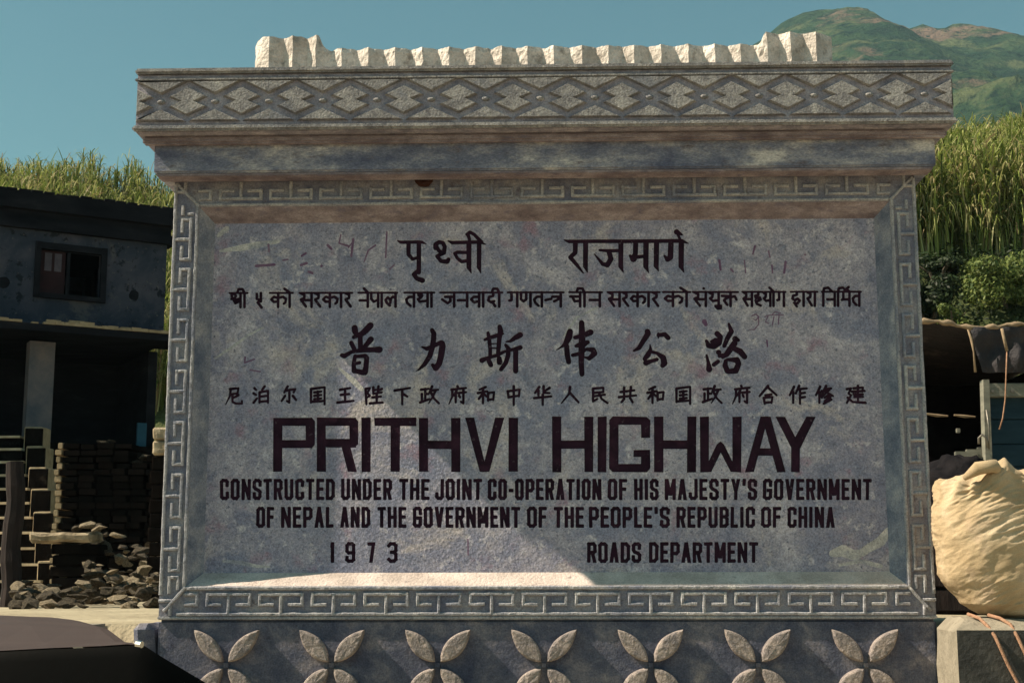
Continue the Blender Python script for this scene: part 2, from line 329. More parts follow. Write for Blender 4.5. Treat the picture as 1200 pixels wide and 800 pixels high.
B = ring(XO, ZO0, ZO1, DB)
for i in range(4):
    j = (i + 1) % 4; mb.add([O[i], B[i], B[j], O[j]], [(0, 1, 2, 3)])
mb.add(B, [(3, 2, 1, 0)])
mb.build('frame', STONE, MON)
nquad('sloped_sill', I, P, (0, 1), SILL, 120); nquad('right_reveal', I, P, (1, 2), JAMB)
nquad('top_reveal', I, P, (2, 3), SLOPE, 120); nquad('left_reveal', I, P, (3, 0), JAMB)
# band and cornice
mb = MB(); mb.box((-1.853, -.16, 3.2125), (1.853, DB + .06, 3.3805), .008); mb.build('band', BAND, MON)
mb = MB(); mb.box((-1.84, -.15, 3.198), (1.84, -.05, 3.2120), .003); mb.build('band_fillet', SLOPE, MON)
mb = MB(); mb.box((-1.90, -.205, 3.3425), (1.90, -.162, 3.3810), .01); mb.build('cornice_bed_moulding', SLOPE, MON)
mb = MB(); mb.box((-1.918, -.262, 3.3815), (1.918, DB + .13, 3.6635), .004); mb.build('cornice_slab', FRIEZEBG, MON)
mb = MB(); mb.box((-1.928, -.290, 3.3820), (1.928, -.2625, 3.4080), .008); mb.build('cornice_lip', FRIEZE, MON)
mb = MB(); mb.box((-1.925, -.285, 3.6640), (1.925, DB + .14, 3.6900), .008); mb.build('cornice_top', FRIEZE, MON)
mb = MB(); mb.box((-1.9245, -.281, 3.6290), (1.9245, -.2625, 3.6410), .003); mb.build('cornice_fillet', FRIEZE, MON)
# diamond frieze
PD = .2465; YF = -.262; zt, zb_ = 3.6285, 3.428
def irr(poly, a=.0022): return [(x + random.uniform(-a, a), z + random.uniform(-a, a)) for x, z in poly]
nb = 15; x0f = -1.799; stepf = .2561; XE = 1.9165
def clip(poly):
    for sg in (1, -1):
        out = []
        for k in range(len(poly)):
            a, b = poly[k - 1], poly[k]; ia, ib = sg * a[0] <= XE, sg * b[0] <= XE
            if ia != ib: t = (sg * XE - a[0]) / (b[0] - a[0]); out.append((sg * XE, a[1] + t * (b[1] - a[1])))
            if ib: out.append(b)
        poly = out
    return poly
def relief(nm, poly, j):
    poly = clip(poly)
    if len(poly) < 3 or max(p[0] for p in poly) - min(p[0] for p in poly) < .025: return
    mb = MB(); mb.prism(irr(poly, j), YF - .020, YF + .002, .007); mb.build(nm, FRIEZE, MON)
for k in range(-1, nb + 1):
    xd = x0f + k * stepf; h = stepf / 2 - .002
    relief('lower_triangle', [(xd - h, zb_ + .002), (xd + h, zb_ + .002), (xd, zb_ + .064)], .0012)
    relief('upper_triangle', [(xd - h, zt - .001), (xd, zt - .066), (xd + h, zt - .001)], .0012)
    if abs(xd) < XE - .02:
        vs = []; fs = []
        for q in range(4):
            a = q / 3 * math.pi / 2
            for w in range(10):
                b = w / 10 * 2 * math.pi
                vs.append((xd + .021 * math.cos(a) * math.cos(b), YF - .014 * math.sin(a), 3.528 + .013 * math.cos(a) * math.sin(b)))
        for q in range(3):
            for w in range(10): fs.append((q * 10 + w, (q + 1) * 10 + w, (q + 1) * 10 + (w + 1) % 10, q * 10 + (w + 1) % 10))
        obj('boss', vs, fs, FRIEZE, MON, True)
    xh = xd + stepf / 2; pts = [(0, .073), (.094, .024), (.042, 0), (.094, -.024), (0, -.071), (-.094, -.024), (-.042, 0), (-.094, .024)]
    # two overlapping lozenges, cut where the slab ends
    relief('hourglass_relief', [(xh + x, 3.528 + z) for x, z in pts], .0015)

# folded crest on top
rid = [315, 343, 370, 400, 431.5, 463, 495, 526, 557, 588, 618, 649, 682, 713, 743, 775, 807, 838, 868, 899, 927, 957]
RX = [at(p, 62, -.19).x for p in rid]
xl, xr = -1.392, 1.395
YC0, YC1, YCB = -.19, -.155, .10
plan = [(xl, YCB, 3.850), (xl + .002, -.11, 3.860), (xl + .02, -.155, 3.872), (xl + .05, -.175, 3.880), (RX[0], YC0, 3.880)]
def ctop(x):
    if x < RX[2] + .006: return 3.882
    if x < RX[2] + .06: t = (x - RX[2] - .012) / .048; return 3.882 - .063 * (1 - (1 - t) ** 2)
    if x > RX[19] - .006: return 3.874
    if x > RX[19] - .045: t = (x - RX[19] + .045) / .039; return 3.816 + .058 * t * t
    return 3.818
for k in range(len(RX) - 1):
    a, b = RX[k], RX[k + 1]
    v = a + (b - a) * .56
    segs = [(a, YC0), (v, YC1), (b, YC0)]
    for (p, q) in ((segs[0], segs[1]), (segs[1], segs[2])):
        for w in range(1, 7):
            t = w / 6; x = p[0] + (q[0] - p[0]) * t; plan.append((x, p[1] + (q[1] - p[1]) * t, ctop(x)))
plan += [(RX[-1] + .04, -.155, 3.872), (xr, -.13, 3.868), (xr + .004, YCB, 3.862)]
vs = []; fs = []; n = len(plan); NL = 6
for k, (x, y, z) in enumerate(plan):
    for q in range(NL + 1):
        t = q / NL; zz = 3.688 + (z - 3.688) * t
        j = .003 * fbm((x, y, zz), 22) + .0035 * fbm((x, y, zz), 60)
        yy = y + j; xx = x + .8 * j
        if q == NL: zz += .0055 * fbm((x * 1.0, 2, 1), 28); yy += .006 if y < 0 else 0
        vs.append((xx, yy, zz))
for k in range(n - 1):
    for q in range(NL): fs.append((k * (NL + 1) + q, (k + 1) * (NL + 1) + q, (k + 1) * (NL + 1) + q + 1, k * (NL + 1) + q + 1))
tops = []
for k in range(n):
    vs.append((vs[k * (NL + 1) + NL][0], YCB, plan[k][2] - .004 + .006 * fbm((plan[k][0], 5, 1), 20))); tops.append(len(vs) - 1)
for k in range(n - 1): fs.append((k * (NL + 1) + NL, (k + 1) * (NL + 1) + NL, tops[k + 1], tops[k]))
for k in range(n):
    vs.append((plan[k][0], YCB, 3.688))
b0 = tops[-1] + 1
for k in range(n - 1): fs.append((tops[k], tops[k + 1], b0 + k + 1, b0 + k))
obj('zigzag_crest', vs, fs, CREST, MON)

# ridges of the borders
def ridge(mb, pts, w=.0160, h=.0115, j=[0]):
    """raised bar following pts [(x,z)] on the plane y=0"""
    for (ax, az), (bx, bz) in zip(pts[:-1], pts[1:]):
        j[0] += 1; jj = (j[0] % 7) * .00022
        L = math.hypot(bx - ax, bz - az); ux, uz = (bx - ax) / L, (bz - az) / L; px, pz = -uz, ux
        n = max(2, int(L / .02)); e = w / 2 - .0015 + jj
        prof = [(-.5, .004), (-.47, -.45), (-.26, -1), (.22, -1.03), (.46, -.5), (.5, .004)]
        vs = []; fs = []
        for k in range(n + 1):
            t = -e + (L + 2 * e) * k / n; cx, cz = ax + ux * t, az + uz * t
            wob = .0016 * fbm((cx, 0, cz), 30); ww = w * (1 + .16 * fbm((cx, 4, cz), 35)) + jj; hh = h * (1 + .22 * fbm((cx, 8, cz), 30)) + jj
            if k in (0, n): hh *= .82
            for a, b in prof: vs.append((cx + px * (a * ww + wob), b * hh if b < 0 else .003, cz + pz * (a * ww + wob)))
        m = len(prof)
        for k in range(n):
            for q in range(m - 1): fs.append((k * m + q, k * m + q + 1, (k + 1) * m + q + 1, (k + 1) * m + q))
        fs.append(tuple(range(m))[::-1]); fs.append(tuple(range(n * m, n * m + m)))
        # orientation
        mb.add(vs, fs)
def unit(c, s0, s1, s2, s3, mk):
    """T with both arms curled inwards; c centre along, s0 foot, s1 bar, s2 curl level; mk(along, across)->(x,z)"""
    a = .098
    mb = MB()
    ridge(mb, [mk(c, s0), mk(c, s1 - .004)])
    ridge(mb, [mk(c - s3, s2), mk(c - a, s2), mk(c - a, s1), mk(c + a, s1), mk(c + a, s2), mk(c + s3, s2)])
    return mb
PU = .2442
Z_STEMS = [at(200, 281, 0).z + (at(190, 643, 0).z - at(200, 281, 0).z) * k / 6 for k in range(7)]
def fixn(o):
    bm = bmesh.new(); bm.from_mesh(o.data); bmesh.ops.recalc_face_normals(bm, faces=bm.faces); bm.to_mesh(o.data); bm.free(); return o
bz = lambda a, s: (a, 1.140 + s); tz = lambda a, s: (a, 3.205 - s)
lz = lambda a, s: (-1.784 + s, a); rz_ = lambda a, s: (1.784 - s, a)
for k in range(-6, 7):
    fixn(unit(k * PU, .004, .094, .047, .040, bz).build('meander_key', RIDGE, MON))
    fixn(unit(k * PU, .004, .080, .040, .040, tz).build('meander_key', RIDGE, MON))
for z in Z_STEMS:
    fixn(unit(z, .004, .080, .038, .040, lz).build('meander_key', RIDGE, MON))
    fixn(unit(z, .004, .080, .038, .040, rz_).build('meander_key', RIDGE, MON))
def rail(pts, w=.016, h=.010, name='rail'):
    mb = MB(); ridge(mb, pts, w, h); fixn(mb.build(name, RIDGE, MON))
rail([(-1.70, 1.1435), (1.70, 1.1435)]); rail([(-1.783, 1.24), (-1.783, 3.19)]); rail([(1.783, 1.24), (1.783, 3.19)])
e = .010
rail([(-XI - e + .02, ZI0 - e), (XI + e - .02, ZI0 - e)], .018, .012); rail([(-XI - e + .02, ZI1 + e), (XI + e - .02, ZI1 + e)], .016, .010)
rail([(-XI - e, ZI0), (-XI - e, ZI1)], .017, .012); rail([(XI + e, ZI0), (XI + e, ZI1)], .017, .012)
for sx in (-1, 1):
    rail([(sx * 1.672, 1.262), (sx * 1.762, 1.162)], .016, .013, 'corner_ridge'); rail([(sx * 1.672, 3.095), (sx * 1.775, 3.198)], .016, .012, 'corner_ridge')
    for pts in ([(sx * 1.738, 1.145), (sx * 1.738, 1.178)], [(sx * 1.784, 1.205), (sx * 1.738, 1.205)],
                [(sx * 1.666, 1.187), (sx * 1.614, 1.187), (sx * 1.614, 1.234), (sx * 1.668, 1.234)], [(sx * 1.745, 1.245), (sx * 1.745, 1.312), (sx * 1.704, 1.312), (sx * 1.704, 1.262)],
                [(sx * 1.738, 3.205), (sx * 1.738, 3.17)], [(sx * 1.784, 3.160), (sx * 1.738, 3.160)], [(sx * 1.666, 3.165), (sx * 1.614, 3.165), (sx * 1.614, 3.125), (sx * 1.660, 3.125)],
                [(sx * 1.745, 3.085), (sx * 1.745, 3.052)], [(sx * 1.715, 3.050), (sx * 1.700, 3.050)]):
        mb = MB(); ridge(mb, pts); fixn(mb.build('corner_key', RIDGE, MON))

# petal flowers on the plinth
for k in range(-3, 4):
    xc, zc = k * .4883 - .004, .913
    fl = obj('flower_relief', [(xc - .01, -.004, zc - .01), (xc + .01, -.004, zc - .01), (xc + .01, -.004, zc + .01), (xc - .01, -.004, zc + .01),
                               (xc - .013, .008, zc - .013), (xc + .013, .008, zc - .013), (xc + .013, .008, zc + .013), (xc - .013, .008, zc + .013)],
             [(0, 1, 2, 3), (0, 4, 5, 1), (1, 5, 6, 2), (2, 6, 7, 3), (3, 7, 4, 0)], PLINTH, MON)
    for (sx, sz) in ((-1, 1), (1, 1), (-1, -1), (1, -1)):
        L = .202; d = Vector((sx * .150, sz * .160)).normalized(); o_ = Vector((xc, zc)) + d * .018; p = Vector((-d.y, d.x))
        n = 14; out = []
        wd = .040 + random.uniform(-.003, .003)
        for q in range(n + 1):
            t = q / n; out.append((t * L, wd * math.sin(math.pi * t ** .92) ** .85 if 0 < t < 1 else 0))
        loop = out + [(a, -b) for a, b in out[1:-1][::-1]]
        vs = []; m = len(loop)
        for lev, (sc, yy) in enumerate(((1, .008), (.97, -.020), (.88, -.027), (.70, -.030))):
            for a, b in loop:
                a2 = L / 2 + (a - L / 2) * (sc if lev < 2 else .93 if lev == 2 else .86); b2 = b * sc
                q = o_ + d * a2 + p * b2; vs.append((q.x + .001 * fbm((q.x, 1, q.y), 40), yy + (.0025 * fbm((q.x, 0, q.y), 25) if lev else 0), q.y))
        c = o_ + d * L / 2; vs.append((c.x, -.031, c.y))
        fs = []
        for lev in range(3):
            for q in range(m): fs.append((lev * m + q, lev * m + (q + 1) % m, (lev + 1) * m + (q + 1) % m, (lev + 1) * m + q))
        for q in range(m): fs.append((3 * m + q, 3 * m + (q + 1) % m, 4 * m))
        fixn(obj('petal', vs, fs, PETAL, fl))

# ------------------------------------------------------------------ lettering (measured on the panel, cut into it)
GLY = []                                   # [(character name, [convex polygons in photograph pixels on the panel plane])]
def capsule(a, b, ra, rb, n=5):
    a = Vector(a); b = Vector(b); d = b - a
    if d.length < 1e-6: d = Vector((1, 0))
    t = math.atan2(d.y, d.x); out = []
    for k in range(n + 1): q = t - math.pi / 2 + math.pi * k / n; out.append((b.x + rb * math.cos(q), b.y + rb * math.sin(q)))
    for k in range(n + 1): q = t + math.pi / 2 + math.pi * k / n; out.append((a.x + ra * math.cos(q), a.y + ra * math.sin(q)))
    return out
def brush(name, ox, oy, s, txt, graff=False):
    polys = []
    for st in txt.split(';'):
        pts = []
        for tok in st.split():
            v = [float(q) for q in tok.split(',')]
            pts.append((ox + v[0] / s, oy + v[1] / s, (v[2] / s / 2 if len(v) > 2 else 1.3)))
        if len(pts) == 1: pts.append((pts[0][0] + .2, pts[0][1], pts[0][2]))
        for a, b in zip(pts[:-1], pts[1:]): polys.append(capsule(a[:2], b[:2], a[2], b[2], 5))
    GLY.append((name, polys, graff))
for st_ in ('976,648,9 988,645,14 1000,650,12 1010,647,8', '1003,652,8 1018,642,10 1032,634,12 1041,622,9', '984,662,3 1008,657,5 1032,663,5', '1042,604,4 1043,580,3', '262,657,3 282,659,5 300,663,4 316,664,2',
            '258,294,3 280,291,7 302,287,8 326,283,4', '256,276,5 266,268,6', '252,420,2 270,408,3 292,392,3 308,384,2', '398,432,3 414,446,7 424,456,5', '662,392,2 676,372,3 700,360,2'):
    brush('lime_splash', 0, 0, 1, st_, 'lime')
# title line
brush('devanagari_letter', 460, 265, 10, '60,170,20 100,188,42 300,185,45 345,188,40 392,208,14;187,200,55 187,330,50 235,388,40 300,365,40;308,200,55 308,540,55;300,525,60 248,562,52 285,612,55 350,635,66')
brush('devanagari_letter', 460, 265, 10, '505,255,60 505,215,60 545,185,50 590,195,50 612,240,50 600,310,58 520,350,45;520,350,45 570,410,50 640,415,60 655,388,50;515,240,50 545,290,45 590,300,40')
brush('devanagari_letter', 460, 265, 10, '652,172,20 700,193,46 1020,185,45 1088,212,16;870,308,42 760,306,46 728,318,40 760,375,40 810,415,45 870,405,45;895,190,62 895,480,60 922,548,14;872,95,45 905,70,45 955,95,42 1040,182,48;885,100,45 905,165,38;1015,200,56 1013,480,54 1034,548,12')
brush('devanagari_letter', 655, 260, 7.5, '45,158,12 90,172,34 300,170,36;145,190,45 143,270,42 100,310,40;100,310,40 160,380,34 214,448,14;235,180,46 233,390,44 250,440,12')
brush('devanagari_letter', 655, 260, 7.5, '290,170,36 560,170,36;358,248,24 440,254,34 525,252,32;440,262,46 458,325,46 425,378,48 385,370,36 312,282,12;545,180,46 543,390,44 566,442,10')
brush('devanagari_letter', 655, 260, 7.5, '555,170,36 880,168,36;675,190,46 672,280,46 655,325,62;655,325,60 628,298,30;690,308,36 760,300,34;766,180,50 764,390,48 788,444,10;858,180,48 855,385,46 876,432,10')
brush('devanagari_letter', 655, 260, 7.5, '875,168,36 1080,166,38 1136,188,12;985,190,50 980,310,52 955,330,46 928,298,22;1076,180,50 1074,390,48 1098,440,12;1035,88,52 1082,112,20;1040,95,30 1066,155,24')
# second line, word by word; atoms in pixels with the headline at 0
AT = {'aa': (5, '2,0 2,16.5'), 'ka': (17, '8,0 8,16.5;8,6 4,4.5 1.5,7.5 4,10.5 8,10;8,6 12.5,4.5 15.5,7 15,11 13.5,12.5'),
      'ra': (8, '1.5,.5 5,2.5 4.8,6 1.5,7.8;1.5,7.8 6.5,16'), 'sa': (14, '1.5,.5 5,2.5 4.8,6 1.5,7.8;1.5,7.8 6.5,16;4,8.5 12,8.5;12,0 12,16.5'),
      'na': (13, '1.8,9,3.4 4.5,9 11,9;11,0 11,16.5'), 'pa': (12, '2,0 2,7 5,10.5 10,8;10,0 10,16.5'),
      'la': (15, '13,0 13,16.5;13,6.5 10,4.5 7.5,7 7,12;7,8 4,5.5 1.5,8.5 3,12 6.5,15'), 'ta': (12, '10,0 10,16.5;10,5 5,5 2,8 3,12 6.5,15.5'),
      'tha': (14, '5.5,4 3,3.5 2.5,1.5 5,1 6.5,3.5 5,6 2,7.5 4,10.5 12,9.5;12,0 12,16.5'), 'ja': (16, '5,5 14,5;10,6 10.5,10 7.5,12.5 2,8;14,0 14,16.5'),
      'va': (12, '10,0 10,16.5;10,5 4.5,5 2,8 5,11.5 10,10'), 'da': (11, '7,0 7,4 3,5 2,9 5,11.5 8,10;6,10.5 9,16'),
      'ga': (12, '4,0 4,9 1.8,9.5,3.6;10,0 10,16.5'), 'nna': (14, '2,0 2,8 4.7,10.5 7.5,8 7.5,0;12,0 12,16.5'),
      'cha': (12, '1,5 10,5;3,5.5 5,10.5 10,10;10,0 10,16.5'), 'ya': (12, '1.5,1 4.5,2.5 4,6 2,7.5 4.5,10.5 10,9.5;10,0 10,16.5'),
      'ha': (11, '6,0 6,3.5 2,4.5 3,7.5 8,6.5 9,9 4.5,11;2.5,10 4,14 9,16'), 'ma': (13, '3.5,0 3.5,9 1.8,9.5,3.6;3,9 11,9;11,0 11,16.5'),
      'ii': (5, '-5,-1 -4,-4.5 0,-4.5 2,0 2,16.5'), 'i': (5, '2,16.5 2,0 3,-4 8,-4.8 13,0'), 'o': (5, '2,0 2,16.5;2,-.5 -3,-5'), 'e': (0, '-2,-.5 -6.5,-5'),
      'am': (0, '-4,-4.2,3.4'), 'u': (0, '-2,16 -5,16.5 -3,19.5 0,19 0,16'), 'reph': (0, '-2,-.5 -6,-3 -3,-5.5'),
      'shra': (13, '2.5,4 2,1.5 5,1 6.5,3.5 5,6 2,7;4.5,9 11,6;4,7.5 6,12 11,9;11,0 11,16.5'), 'ntra': (21, '1.8,9,3.4 8,7.5;9,5 18,5;18,6.5 11,10.5;18,0 18,16.5'),
      'kta': (16, '1,4.5 9,5;9,6 5,7 3,10 6,15;9,0 9,16.5;9,6 13,5 14.5,9'), 'dva': (13, '7,0 7,3.5 3,4.5 2,8 5,10;5,10 8,8 10.5,10 8,13.5 4,13;5,14 7,17'),
      'five': (9, '2,1 2,7 6,8;7,0 7,10;7,8 3,11 8,17')}
ROWW = [('shra ii', 268.7, 290), ('five', 299, 307.5), ('ka o', 316, 343), ('sa ra ka aa ra', 350.7, 412.7), ('na e pa aa la', 419.7, 465.5), ('ta tha aa', 473.7, 509),
        ('ja na va aa da ii', 515.7, 588.5), ('ga nna ta ntra', 595, 660.5), ('cha ii na', 667, 705.5), ('sa ra ka aa ra', 712, 773), ('ka o', 777, 809),
        ('sa am ya u kta', 812, 865), ('sa ha ya o ga', 870, 920.6), ('dva aa ra aa', 926.7, 958), ('i na i ma reph ta', 963, 1009)]
for word, xa, xb in ROWW:
    wtot = sum(AT[a][0] for a in word.split()); k = (xb - xa) / wtot; pen = 0; ytop = 343.2 - (xa - 268) * .0022; strokes = []
    for a in word.split():
        adv, data = AT[a]
        for st in data.split(';'):
            pts = []
            for tok in st.split():
                v = [float(q) for q in tok.split(',')]
                pts.append('%.2f,%.2f,%.2f' % ((pen + v[0]) * k, v[1], (v[2] if len(v) > 2 else 3.45)))
            strokes.append(' '.join(pts))
        pen += adv
    if word != 'five': strokes.append('0,0,2.6 %.2f,0,2.8' % (xb - xa))
    brush('devanagari_word', xa, ytop, 1, ';'.join(strokes))
# large characters
brush('chinese_character', 390, 370, 10, '255,140,75 262,185,75;440,112,80 385,170,80 310,235,60;245,248,50 300,220,60 370,198,60;215,315,55 250,385,55;320,240,60 325,400,60;445,275,75 400,330,60 345,390,50;105,460,50 135,470,60 220,420,45 340,402,60 480,395,65 545,395,82;262,470,50 243,560,48 250,645,62;262,475,40 380,468,55 395,500,60;397,490,60 388,600,66 375,660,74;270,645,60 360,665,66;255,560,40 312,548,46')
brush('chinese_character', 480, 375, 11.43, '300,132,60 325,180,72 320,260,74 305,360,74 270,480,74 200,590,62 120,665,28 80,682,8;165,358,26 230,382,60 320,345,60 420,295,60;432,310,84 440,350,90 420,480,88 395,580,84 350,640,84 308,600,50')
brush('chinese_character', 555, 370, 10.67, '180,212,44 197,300,52 207,420,50 207,520,50;325,132,56 337,190,74 322,280,60 312,400,58 302,490,50;140,297,40 200,272,50 310,240,60 372,222,26;207,348,18 300,345,18;207,402,22 300,402,22;105,555,72 170,525,45 300,490,50 370,452,44 430,430,34;190,560,62 215,612,64;320,530,64 325,580,74;582,238,76 520,272,66 460,315,42 408,322,22;400,362,40 437,410,60 430,500,62 400,590,60 342,668,54;440,430,40 520,412,50 582,396,66;526,430,66 526,600,66 526,688,68')
brush('chinese_character', 645, 365, 10, '230,232,72 215,300,86 175,380,60 130,412,28 68,452,10;190,400,60 197,500,66 215,590,60;366,130,66 372,300,80 366,450,76 362,600,66 370,732,60;290,302,50 380,282,60 470,242,76;300,402,42 380,380,90 440,357,48;262,510,46 340,492,50 420,440,40 500,448,68 517,490,70 455,548,54 408,535,26')
brush('chinese_character', 735, 375, 12.31, '292,162,84 302,192,84 232,300,74 172,400,66 98,440,36;450,190,34 450,250,30;450,215,60 545,205,70 592,255,74;330,350,18 337,420,50 300,500,84 250,560,60;270,615,84 350,590,60 430,565,56;345,455,50 430,475,50 520,540,90 537,620,92 510,655,70')
brush('chinese_character', 815, 370, 10.67, '272,222,74 312,262,70 295,340,74 225,378,84 165,370,70 138,312,42;200,320,40 255,300,60;140,490,30 163,590,50 172,665,82;230,610,56 285,568,50;290,455,70;300,500,52 345,490,52;418,98,34 450,195,66 402,275,64 360,375,54;500,290,84 535,302,50;490,340,80 440,410,80 390,480,72 340,515,46;490,410,70 560,445,82 615,510,72;380,560,50 372,620,70 400,688,72;400,545,40 520,552,80 540,600,72 505,685,76 410,695,64')
CH = {'ni': '7,4 17,3 16,9 8,10;8,4 7,12 2,22,1.6;17,11 10,15;10,10 10,19 14,21 21,21 21,18', 'bo': '3,3 5,5;2,9 5,11;2,20 6,15;15,1 12,5;9,8 9,20;9,8 19,6 19,20;9,13 18,12;9,19 19,18',
      'er': '10,1 6,8;8,6 19,4 17,8;12,8 12,20 9,18;7,12 3,18;16,12 20,17', 'guo': '4,4 4,20;4,4 20,2 20,22;5,19 20,18;8,8 16,7;8,12 16,11;8,16 16,15;12,7 12,16',
      'wang': '6,5 18,3;7,11 17,10;3,20 22,18;12,4 12,19', 'bi': '3,4 8,3 5,9 8,12 5,14;3,4 4,22;12,2 12,10 15,9;12,6 15,5;18,1 17,9 22,8;22,4 18,6;11,14 21,13;16,11 16,20;8,21 23,20',
      'xia': '3,6 21,3;12,5 12,22;13,10 18,13', 'zheng': '2,5 11,4;7,4 7,17;7,10 11,10;3,10 3,18;1,20 12,16;15,1 12,8;14,6 22,5;19,6 16,13 11,21,1.6;14,9 17,15 23,21',
      'fu': '12,1 13,3;5,5 22,3;6,5 6,13 2,22,1.6;11,6 8,12;10,10 10,20;13,9 22,8;19,5 19,21 16,19;14,12 15,14', 'he': '11,2 4,5;2,9 13,7;8,4 8,21;8,9 3,16;9,10 12,13;14,9 14,18;14,9 21,8 20,17;14,17 20,16',
      'zhong': '5,7 6,14;5,7 19,5 18,13;6,14 18,12;12,1 12,23', 'hua': '8,2 3,9;7,6 7,12;20,3 14,7;13,1 13,9 20,9;2,15 22,13;12,11 12,23', 'ren': '12,2 11,10 2,21,1.8;12,9 22,20',
      'min': '5,4 17,3 17,8;5,9 17,8;5,4 5,19 10,16;6,13 19,11;12,9 15,16 22,21', 'gong': '8,3 8,13;16,2 15,13;4,8 20,6;2,14 22,12;8,16 5,20;15,15 18,20',
      'hap': '12,1 2,13;12,3 22,12;9,12 16,11;7,15 8,22;7,15 17,14 16,21;8,21 16,20', 'zuo': '7,2 2,12;6,8 6,21;13,1 9,10;12,5 22,4;14,5 14,22;14,10 20,9;14,15 20,14',
      'xiu': '7,2 2,12;6,8 6,21;9,7 9,15;14,1 10,9;12,5 20,4;18,5 10,13;12,7 22,13;18,11 12,15;19,14 12,19;20,17 11,22', 'jian': '9,4 20,3 19,8;7,8 22,7;9,11 20,11;14,1 14,18;10,14 20,14;1,5 6,4 3,10 6,12 1,21;2,15 8,20 23,21,3.4'}
for nm, xc in zip('ni bo er guo wang bi xia zheng fu he zhong hua ren min gong he guo zheng fu hap zuo xiu jian'.split(),
                  [274.3, 307, 339, 372.3, 404.3, 437.4, 471.3, 503.3, 536, 570, 602, 636, 668, 702, 735.4, 768.7, 800.8, 834.7, 868.6, 900.2, 935.6, 966.3, 1003.5]):
    sts = []
    for st in CH[nm].split(';'):
        ps = st.split(); out = []
        for k, tk in enumerate(ps):
            v = tk.split(','); w = v[2] if len(v) > 2 else ('3.5' if k == 0 else '2.9')
            out.append('%s,%s,%s' % (v[0], v[1], w))
        sts.append(' '.join(out))
    brush('small_chinese_character', xc - 12 + (12 - 12) , 463.6 - (xc - 274) * .0012 - 12, 1, ';'.join(sts))
# latin letters
def quad(a, b, c, d): return [a, b, c, d]
BIG = []
def R4(x0, y0, x1, y1): return [(x0, y0), (x1, y0), (x1, y1), (x0, y1)]
def bigletter(ch, xa, xb, ya, yb):
    t = 10.9; h = 9.9; P_ = []
    mid = ya + (yb - ya) * .52
    L_ = R4(xa, ya, xa + t, yb); Rr = R4(xb - t, ya, xb, yb)
    if ch == 'I': P_ = [L_]
    if ch == 'H': P_ = [L_, Rr, R4(xa + 5, mid - h / 2 - 1, xb - 5, mid + h / 2 - 1)]
    if ch == 'T': P_ = [R4(xa, ya, xb, ya + h), R4((xa + xb) / 2 - t / 2, ya + 3, (xa + xb) / 2 + t / 2, yb)]
    if ch in 'PR':
        m2 = ya + 36 if ch == 'P' else ya + 35
        P_ = [L_, R4(xa + 4, ya, xb - 3, ya + h), R4(xa + 4, m2 - h, xb - 3, m2), [(xb - t, ya + 1), (xb - 4, ya), (xb, ya + 4), (xb, m2 - 4), (xb - 4, m2), (xb - t, m2 - 1)]]
        if ch == 'R': P_.append([(xa + 28, m2 - 4), (xa + 38.5, m2 - 4), (xb - 1.5, yb), (xb - 12.5, yb)])
    if ch == 'V': m = (xa + xb) / 2; P_ = [[(xa, ya), (xa + 11, ya), (m + 3, yb), (m - 6, yb)], [(xb - 11, ya), (xb, ya), (m + 6, yb), (m - 3, yb)]]
    if ch == 'G':
        P_ = [[(xa + 4, ya), (xb - 4, ya), (xb, ya + 4), (xb, ya + h), (xa, ya + h), (xa, ya + 4)], R4(xa, ya + 5, xa + t, yb - 5),
              [(xa, yb - h), (xb, yb - h), (xb, yb - 4), (xb - 4, yb), (xa + 4, yb), (xa, yb - 4)], R4(xb - t, ya + 5, xb, ya + 25), R4(xb - t, ya + 39, xb, yb - 5), R4(xa + 28.5, ya + 39, xb - 3, ya + 47.5)]
    if ch == 'W':
        m = (xa + xb) / 2; P_ = [L_, Rr, [(xa + 3, yb), (xa + 9, yb - 10), (m - 4.5, ya + 33), (m, ya + 29), (m + 2, ya + 38), (xa + 13, yb)], [(m - 2, ya + 38), (m, ya + 29), (m + 4.5, ya + 33), (xb - 9, yb - 10), (xb - 3, yb), (xb - 13, yb)]]
    if ch == 'A': m = (xa + xb) / 2; P_ = [[(xa, yb), (xa + 10.5, yb), (m + 4, ya), (m - 6, ya)], [(xb - 10.5, yb), (xb, yb), (m + 6, ya), (m - 4, ya)], R4(xa + 11, ya + 37, xb - 11, ya + 46)]
    if ch == 'Y': m = (xa + xb) / 2; P_ = [[(xa, ya), (xa + 11, ya), (m + 5, ya + 34), (m - 5, ya + 37)], [(xb - 11, ya), (xb, ya), (m + 5, ya + 38), (m - 5, ya + 32)], R4(m - 5.2, ya + 32, m + 5.2, yb)]
    jit = .35
    GLY.append(('large_letter', [[(x + random.uniform(-jit, jit), y + random.uniform(-jit, jit)) for x, y in p] for p in P_], False))
for ch, a, b in (('P', 320, 369), ('R', 371, 420), ('I', 423.7, 434), ('T', 438.6, 487.7), ('H', 491, 539.4), ('V', 544.6, 591), ('I', 596, 606.2)): bigletter(ch, a, b, 489, 552.6)
for ch, a, b in (('H', 647, 695.5), ('I', 700, 710.4), ('G', 714, 762), ('H', 766.5, 816), ('W', 820.3, 869), ('A', 873, 921), ('Y', 908.8, 956)): bigletter(ch, a, b, 487.8, 553)
